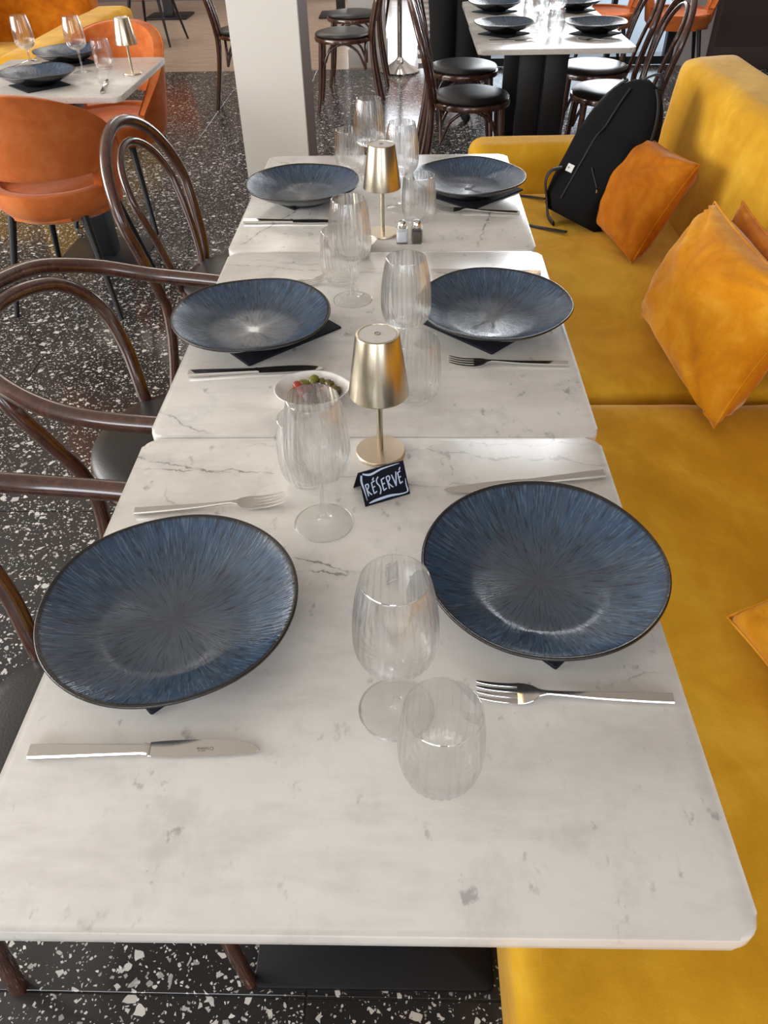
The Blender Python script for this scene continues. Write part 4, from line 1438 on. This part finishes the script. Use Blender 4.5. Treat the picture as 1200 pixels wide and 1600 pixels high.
# ------------------------------------------------------------------ orange velvet tub chairs (facing +y by default, origin under seat centre)
def make_tub(label, loc, rz, group=None):
    t = thing('velvet_chair', label, 'chair', loc, rz, group)
    # curved shell: angle measured from -y (the back)
    NA_, NZ = 44, 18
    bm = bmesh.new()
    A = R(118)

    def topz(a):
        k = min(1, abs(a) / A)
        return 0.845 - 0.33 * k ** 2.2

    def surf(a, z, inner):
        q = max(0, (z - 0.40)) / 0.45
        r = 0.235 + 0.065 * q ** 0.8 - (0.045 if inner else 0)
        r *= 1 - 0.05 * abs(a) / A
        ry = r * (1.0)
        return Vector((math.sin(a) * r * 1.04, -math.cos(a) * ry * 1.0, z))

    def hole(a, z):
        return abs(a) < R(58) * (1 - 0.0) and 0.49 < z < 0.575 - 0.02 * (abs(a) / R(58))
    outer, inner = {}, {}
    zs = {}
    for i in range(NA_ + 1):
        a = -A + 2 * A * i / NA_
        for j in range(NZ + 1):
            s = j / NZ
            z = 0.375 + (topz(a) - 0.375) * s
            # fixed height rows up to the opening, so that its edges are level
            rows = [0.375, 0.42, 0.455, 0.49]
            if j < 4: z = rows[j]
            elif j == 4: z = min(0.548, topz(a) - 0.02)
            else: z = min(0.548, topz(a) - 0.02) + (topz(a) - min(0.548, topz(a) - 0.02)) * (j - 4) / (NZ - 4)
            po, pi_ = surf(a, z, False), surf(a, z, True)
            if j == 0: po = Vector((po.x * 0.86, po.y * 0.86, po.z)); pi_ = Vector((pi_.x * 0.95, pi_.y * 0.95, pi_.z))
            if j == NZ:
                po.z -= 0.012; pi_.z -= 0.012
            outer[i, j] = bm.verts.new(po); inner[i, j] = bm.verts.new(pi_)
    def is_hole(i, j):
        a = -A + 2 * A * (i + 0.5) / NA_
        return j == 3 and abs(a) < R(62)
    for i in range(NA_):
        for j in range(NZ):
            if is_hole(i, j): continue
            bm.faces.new((outer[i, j], outer[i + 1, j], outer[i + 1, j + 1], outer[i, j + 1]))
            bm.faces.new((inner[i, j], inner[i, j + 1], inner[i + 1, j + 1], inner[i + 1, j]))
    def quad(a, b, c, d):
        try: bm.faces.new((a, b, c, d))
        except ValueError: pass
    for i in range(NA_):
        quad(outer[i, NZ], outer[i + 1, NZ], inner[i + 1, NZ], inner[i, NZ])
        quad(outer[i, 0], inner[i, 0], inner[i + 1, 0], outer[i + 1, 0])
        if is_hole(i, 3):
            quad(outer[i, 3], inner[i, 3], inner[i + 1, 3], outer[i + 1, 3])
            quad(outer[i, 4], outer[i + 1, 4], inner[i + 1, 4], inner[i, 4])
    for j in range(NZ):
        quad(outer[0, j], outer[0, j + 1], inner[0, j + 1], inner[0, j])
        quad(outer[NA_, j], inner[NA_, j], inner[NA_, j + 1], outer[NA_, j + 1])
    hs = [i for i in range(NA_) if is_hole(i, 3)]
    i0, i1 = hs[0], hs[-1] + 1
    quad(outer[i0, 3], outer[i0, 4], inner[i0, 4], inner[i0, 3]); quad(outer[i1, 3], inner[i1, 3], inner[i1, 4], outer[i1, 4])
    sh = from_bm('backrest_shell', bm, 'orange', t, smooth=True)
    mod = sh.modifiers.new('soft', 'BEVEL'); mod.width = 0.006; mod.segments = 2; mod.limit_method = 'ANGLE'; mod.angle_limit = R(50)
    tube('seam', [tuple(surf(a, topz(a) - 0.012, False) * 1.0) for a in [-A + 2 * A * k / 50 for k in range(51)]], 0.003, 'orange', t, 6)
    # seat: D shaped cushion
    pts = []
    for k in range(40):
        a = 2 * PI * k / 40
        x = 0.222 * math.copysign(abs(math.sin(a)) ** 0.85, math.sin(a)); y = 0.225 * math.copysign(abs(math.cos(a)) ** 0.85, math.cos(a)) + 0.012
        pts.append((x, y))
    prism('seat', pts, 0.385, 0.480, 'orange', t, bevel=0.028, seg=5)
    for sx in (-1, 1):
        for sy in (-1, 1):
            tube('leg', [(sx * 0.145, sy * 0.145, 0.395, 0.016), (sx * 0.225, sy * 0.225, 0.0, 0.010)], 0.013, 'black_metal', t, 12)
    return t


tub0 = make_tub('orange velvet chair with its rounded back towards the camera', (-1.375, 3.05, 0), R(-4))
KIDS[tub0.name] = [c for c in bpy.data.objects if c.parent == tub0]
for (x, y, rz, lb) in ((-1.42, 3.98, R(168), 'orange velvet chair facing the camera, at the far side of its marble table'),
                       (1.48, 6.80, R(176), 'orange velvet chair at the far right window, beyond the far tables'),
                       (2.03, 6.72, R(170), 'orange velvet chair beside the grey pier at the right'),
                       (-2.50, 8.75, R(170), 'orange velvet chair far away, above the small gold lamp'),
                       (-0.05, 9.0, R(170), 'orange velvet chair seen behind the chrome pole')):
    copy_tree(tub0, lb, 'orange velvet chairs', (x, y, 0), rz)


# ------------------------------------------------------------------ table settings on the other tables
def extra_plate(x, y, lb, g):
    p = copy_tree(plate0, lb, g, (x, y, Z0 + NAP_T)); p.rotation_euler = (0, 0, random.random() * 6)
    n = copy_tree(nap0); n.location = (x, y - 0.01, Z0); n.rotation_euler = (0, 0, R(45))
    n['label'] = 'black napkin under the ' + lb.replace('dark glazed plate', 'plate'); n['group'] = 'black napkins on the other tables'


G2 = 'dark glazed plates on the other tables'
extra_plate(-1.452, 3.325, 'dark glazed plate nearest on the orange chair table', G2)
extra_plate(-1.475, 3.745, 'dark glazed plate at the far side of the orange chair table', G2)
extra_plate(0.465, 4.255, 'dark glazed plate nearest left on the twin posted table', G2)
extra_plate(0.895, 4.225, 'dark glazed plate nearest right on the twin posted table', G2)
extra_plate(0.477, 4.900, 'dark glazed plate at the left of the second far table', G2)
extra_plate(0.900, 4.895, 'dark glazed plate at the right of the second far table', G2)
for (a, b, src, lb) in (((-1.155, 3.165), (-1.20, 3.37), k0, 'steel knife beside the near plate on the orange chair table'),
                        ((-1.70, 3.62), (-1.645, 3.80), f0, 'steel fork beside the far plate on the orange chair table'),
                        ((0.375, 4.05), (0.60, 4.055), k0, 'steel knife before the left plate on the twin posted table'),
                        ((0.985, 4.03), (0.79, 4.04), f0, 'steel fork before the right plate on the twin posted table')):
    o = copy_tree(src, lb, 'cutlery on the other tables'); lay(o, a, b)


# ------------------------------------------------------------------ second sofa far left, stanchion, pedestals
s2 = thing('sofa', 'mustard velvet sofa in the far left corner behind the wine glasses', 'sofa', (-2.8, 5.6, 0))
soft_box('seat_cushion', -0.9, 0.50, -0.75, 0.80, 0.20, 0.42, 'sofa', s2, 0.04, n=10)
soft_box('arm', 0.50, 0.78, -0.95, 1.00, 0.12, 0.60, 'sofa', s2, 0.06, n=12)
soft_box('backrest', -0.9, 0.52, 0.80, 1.05, 0.20, 0.78, 'pillow_dark', s2, 0.06, n=12)
soft_box('front_panel', -0.9, 0.50, -0.95, -0.76, 0.12, 0.40, 'sofa', s2, 0.04, n=8)
pillow('rust pillow on the far left sofa', (-3.05, 5.95, 0.44), (0.3, 0.25, 0.9), (-0.8, 0.5, 0), 0.42, 0.42, 0.14, 'pillow_dark', seed=20)

st = thing('pole_stand', 'chrome pole stand with a flared base far behind the glasses', 'stand', (-0.06, 7.3, 0))
lathed('base', [(0, 0), (0.165, 0), (0.168, 0.008), (0.150, 0.016), (0.09, 0.045), (0.035, 0.085), (0.022, 0.105), (0, 0.105)], 'chrome', st, 48)
lathed('pole', [(0, 0.10), (0.020, 0.10), (0.020, 2.1), (0, 2.1)], 'chrome', st, 24)
lathed('cap', [(0, 2.1), (0.03, 2.1), (0.03, 2.14), (0, 2.15)], 'chrome', st, 24)

for (x, y, lb) in ((-2.75, 10.3, 'far bar table with black square base, above the small gold lamp'), (-0.75, 10.2, 'far bar table with black square base, beside the cream pillar')):
    t = thing('bar_table', lb, 'table', (x, y, 0), 0, 'far bar tables')
    prism('tabletop', rrect(0.7, 0.7, 0.02, 3), 0.73, 0.75, 'marble', t, bevel=0.003)
    box('pedestal_post', -0.05, 0.05, -0.05, 0.05, 0.02, 0.73, 'black_metal', t)
    box('base_plate', -0.24, 0.24, -0.22, 0.22, 0.001, 0.02, 'black_metal', t, bevel=0.003)


# ------------------------------------------------------------------ person standing at the far tables (only dark trousers in frame)
def person():
    t = thing('person', 'person standing in wide black trousers beside the far tables', 'person', (0.315, 5.78, 0))
    J = {}
    verts, rad, edges = [], [], []

    def add(k, p, r, parent=None):
        J[k] = len(verts); verts.append(p); rad.append(r)
        if parent is not None: edges.append((J[parent], J[k]))
    add('pelvis', (0, 0, 0.95), (0.155, 0.12))
    add('waist', (0, 0.005, 1.08), (0.135, 0.105), 'pelvis')
    add('chest', (0, 0.0, 1.28), (0.165, 0.115), 'waist')
    add('shoulder', (0, 0.01, 1.42), (0.12, 0.085), 'chest')
    add('neck', (0, 0.0, 1.50), (0.055, 0.055), 'shoulder')
    add('jaw', (0, -0.01, 1.575), (0.068, 0.078), 'neck')
    add('head', (0, -0.005, 1.66), (0.078, 0.095), 'jaw')
    add('crown', (0, 0.0, 1.73), (0.055, 0.065), 'head')
    add('nose', (0, -0.105, 1.625), (0.012, 0.012), 'head')
    for s, n_ in ((-1, 'l'), (1, 'r')):
        add('ear' + n_, (s * 0.088, 0.0, 1.64), (0.012, 0.018), 'head')
        add('hip' + n_, (s * 0.085, 0, 0.86), (0.088, 0.095), 'pelvis')
        add('thigh' + n_, (s * 0.080, 0, 0.68), (0.080, 0.085), 'hip' + n_)
        add('knee' + n_, (s * 0.078, -0.01, 0.50), (0.066, 0.070), 'thigh' + n_)
        add('calf' + n_, (s * 0.080, 0.01, 0.34), (0.060, 0.066), 'knee' + n_)
        add('ankle' + n_, (s * 0.080, 0.015, 0.09), (0.042, 0.046), 'calf' + n_)
        add('heel' + n_, (s * 0.080, 0.01, 0.045), (0.036, 0.042), 'ankle' + n_)
        add('toe' + n_, (s * 0.095, -0.15, 0.032), (0.036, 0.028), 'heel' + n_)
        add('sh' + n_, (s * 0.185, 0.01, 1.41), (0.058, 0.058), 'shoulder')
        add('elbow' + n_, (s * 0.235, 0.02, 1.13), (0.040, 0.040), 'sh' + n_)
        add('wrist' + n_, (s * 0.17, -0.20, 1.08), (0.026, 0.024), 'elbow' + n_)
        add('palm' + n_, (s * 0.15, -0.27, 1.08), (0.034, 0.018), 'wrist' + n_)
        for k in range(4):
            b = (s * (0.127 + k * 0.018), -0.315, 1.078)
            add('f%d%s' % (k, n_), b, (0.0085, 0.0085), 'palm' + n_)
            add('g%d%s' % (k, n_), (b[0], b[1] - 0.045 + 0.006 * abs(k - 1.5), 1.066), (0.0075, 0.0075), 'f%d%s' % (k, n_))
        add('thumb' + n_, (s * 0.115, -0.275, 1.088), (0.010, 0.010), 'palm' + n_)
        add('thumbtip' + n_, (s * 0.100, -0.312, 1.092), (0.0085, 0.0085), 'thumb' + n_)
    me = bpy.data.meshes.new('body')
    me.from_pydata(verts, edges, [])
    o = bpy.data.objects.new('body', me)
    col.objects.link(o)
    o.parent = t
    sk = o.modifiers.new('skin', 'SKIN')
    sk.use_smooth_shade = True
    for i, r in enumerate(rad):
        me.skin_vertices[0].data[i].radius = r
    me.skin_vertices[0].data[0].use_root = True
    ss = o.modifiers.new('sub', 'SUBSURF'); ss.levels = ss.render_levels = 2
    dg = bpy.context.evaluated_depsgraph_get()
    m2 = bpy.data.meshes.new_from_object(o.evaluated_get(dg))
    o.modifiers.clear()
    o.data = m2
    for m in ('cloth_black', 'skin', 'hair'):
        m2.materials.append(MAT[m])
    for p in m2.polygons:
        c = p.center
        p.use_smooth = True
        p.material_index = 0
        if c.z > 1.47 or (c.y < -0.19 and c.z > 0.9): p.material_index = 1
    # trousers: two wide legs, cloth a little off the body
    for s in (-1, 1):
        tube('trouser_leg', [(s * 0.088, 0, 0.92, 0.104), (s * 0.084, 0, 0.76, 0.101), (s * 0.078, -0.004, 0.58, 0.090), (s * 0.078, 0, 0.44, 0.088), (s * 0.080, 0.008, 0.28, 0.092), (s * 0.080, 0.012, 0.07, 0.098)], 0.09, 'cloth_black', t, 28, sub=6)
    v, f = [], []
    hv, hf = lathe([(0, 0.115), (0.05, 0.105), (0.085, 0.07), (0.099, 0.02), (0.096, -0.03), (0.080, -0.07), (0.070, -0.06)], 28)
    hv = [(x, y * 1.12 + 0.018, z + 1.665) for x, y, z in hv]
    from_vf('hair', hv, hf, 'hair', t, smooth=True)
    for s in (-1, 1):
        ey = lathed('eye', [(0, -0.009), (0.007, -0.006), (0.009, 0), (0.007, 0.006), (0, 0.009)], 'porcelain', t, 12)
        ey.location = (s * 0.030, -0.088, 1.655)
    box('mouth', -0.022, 0.022, -0.095, -0.086, 1.575, 1.583, 'olive_red', t, bevel=0.002)
    return t


person()
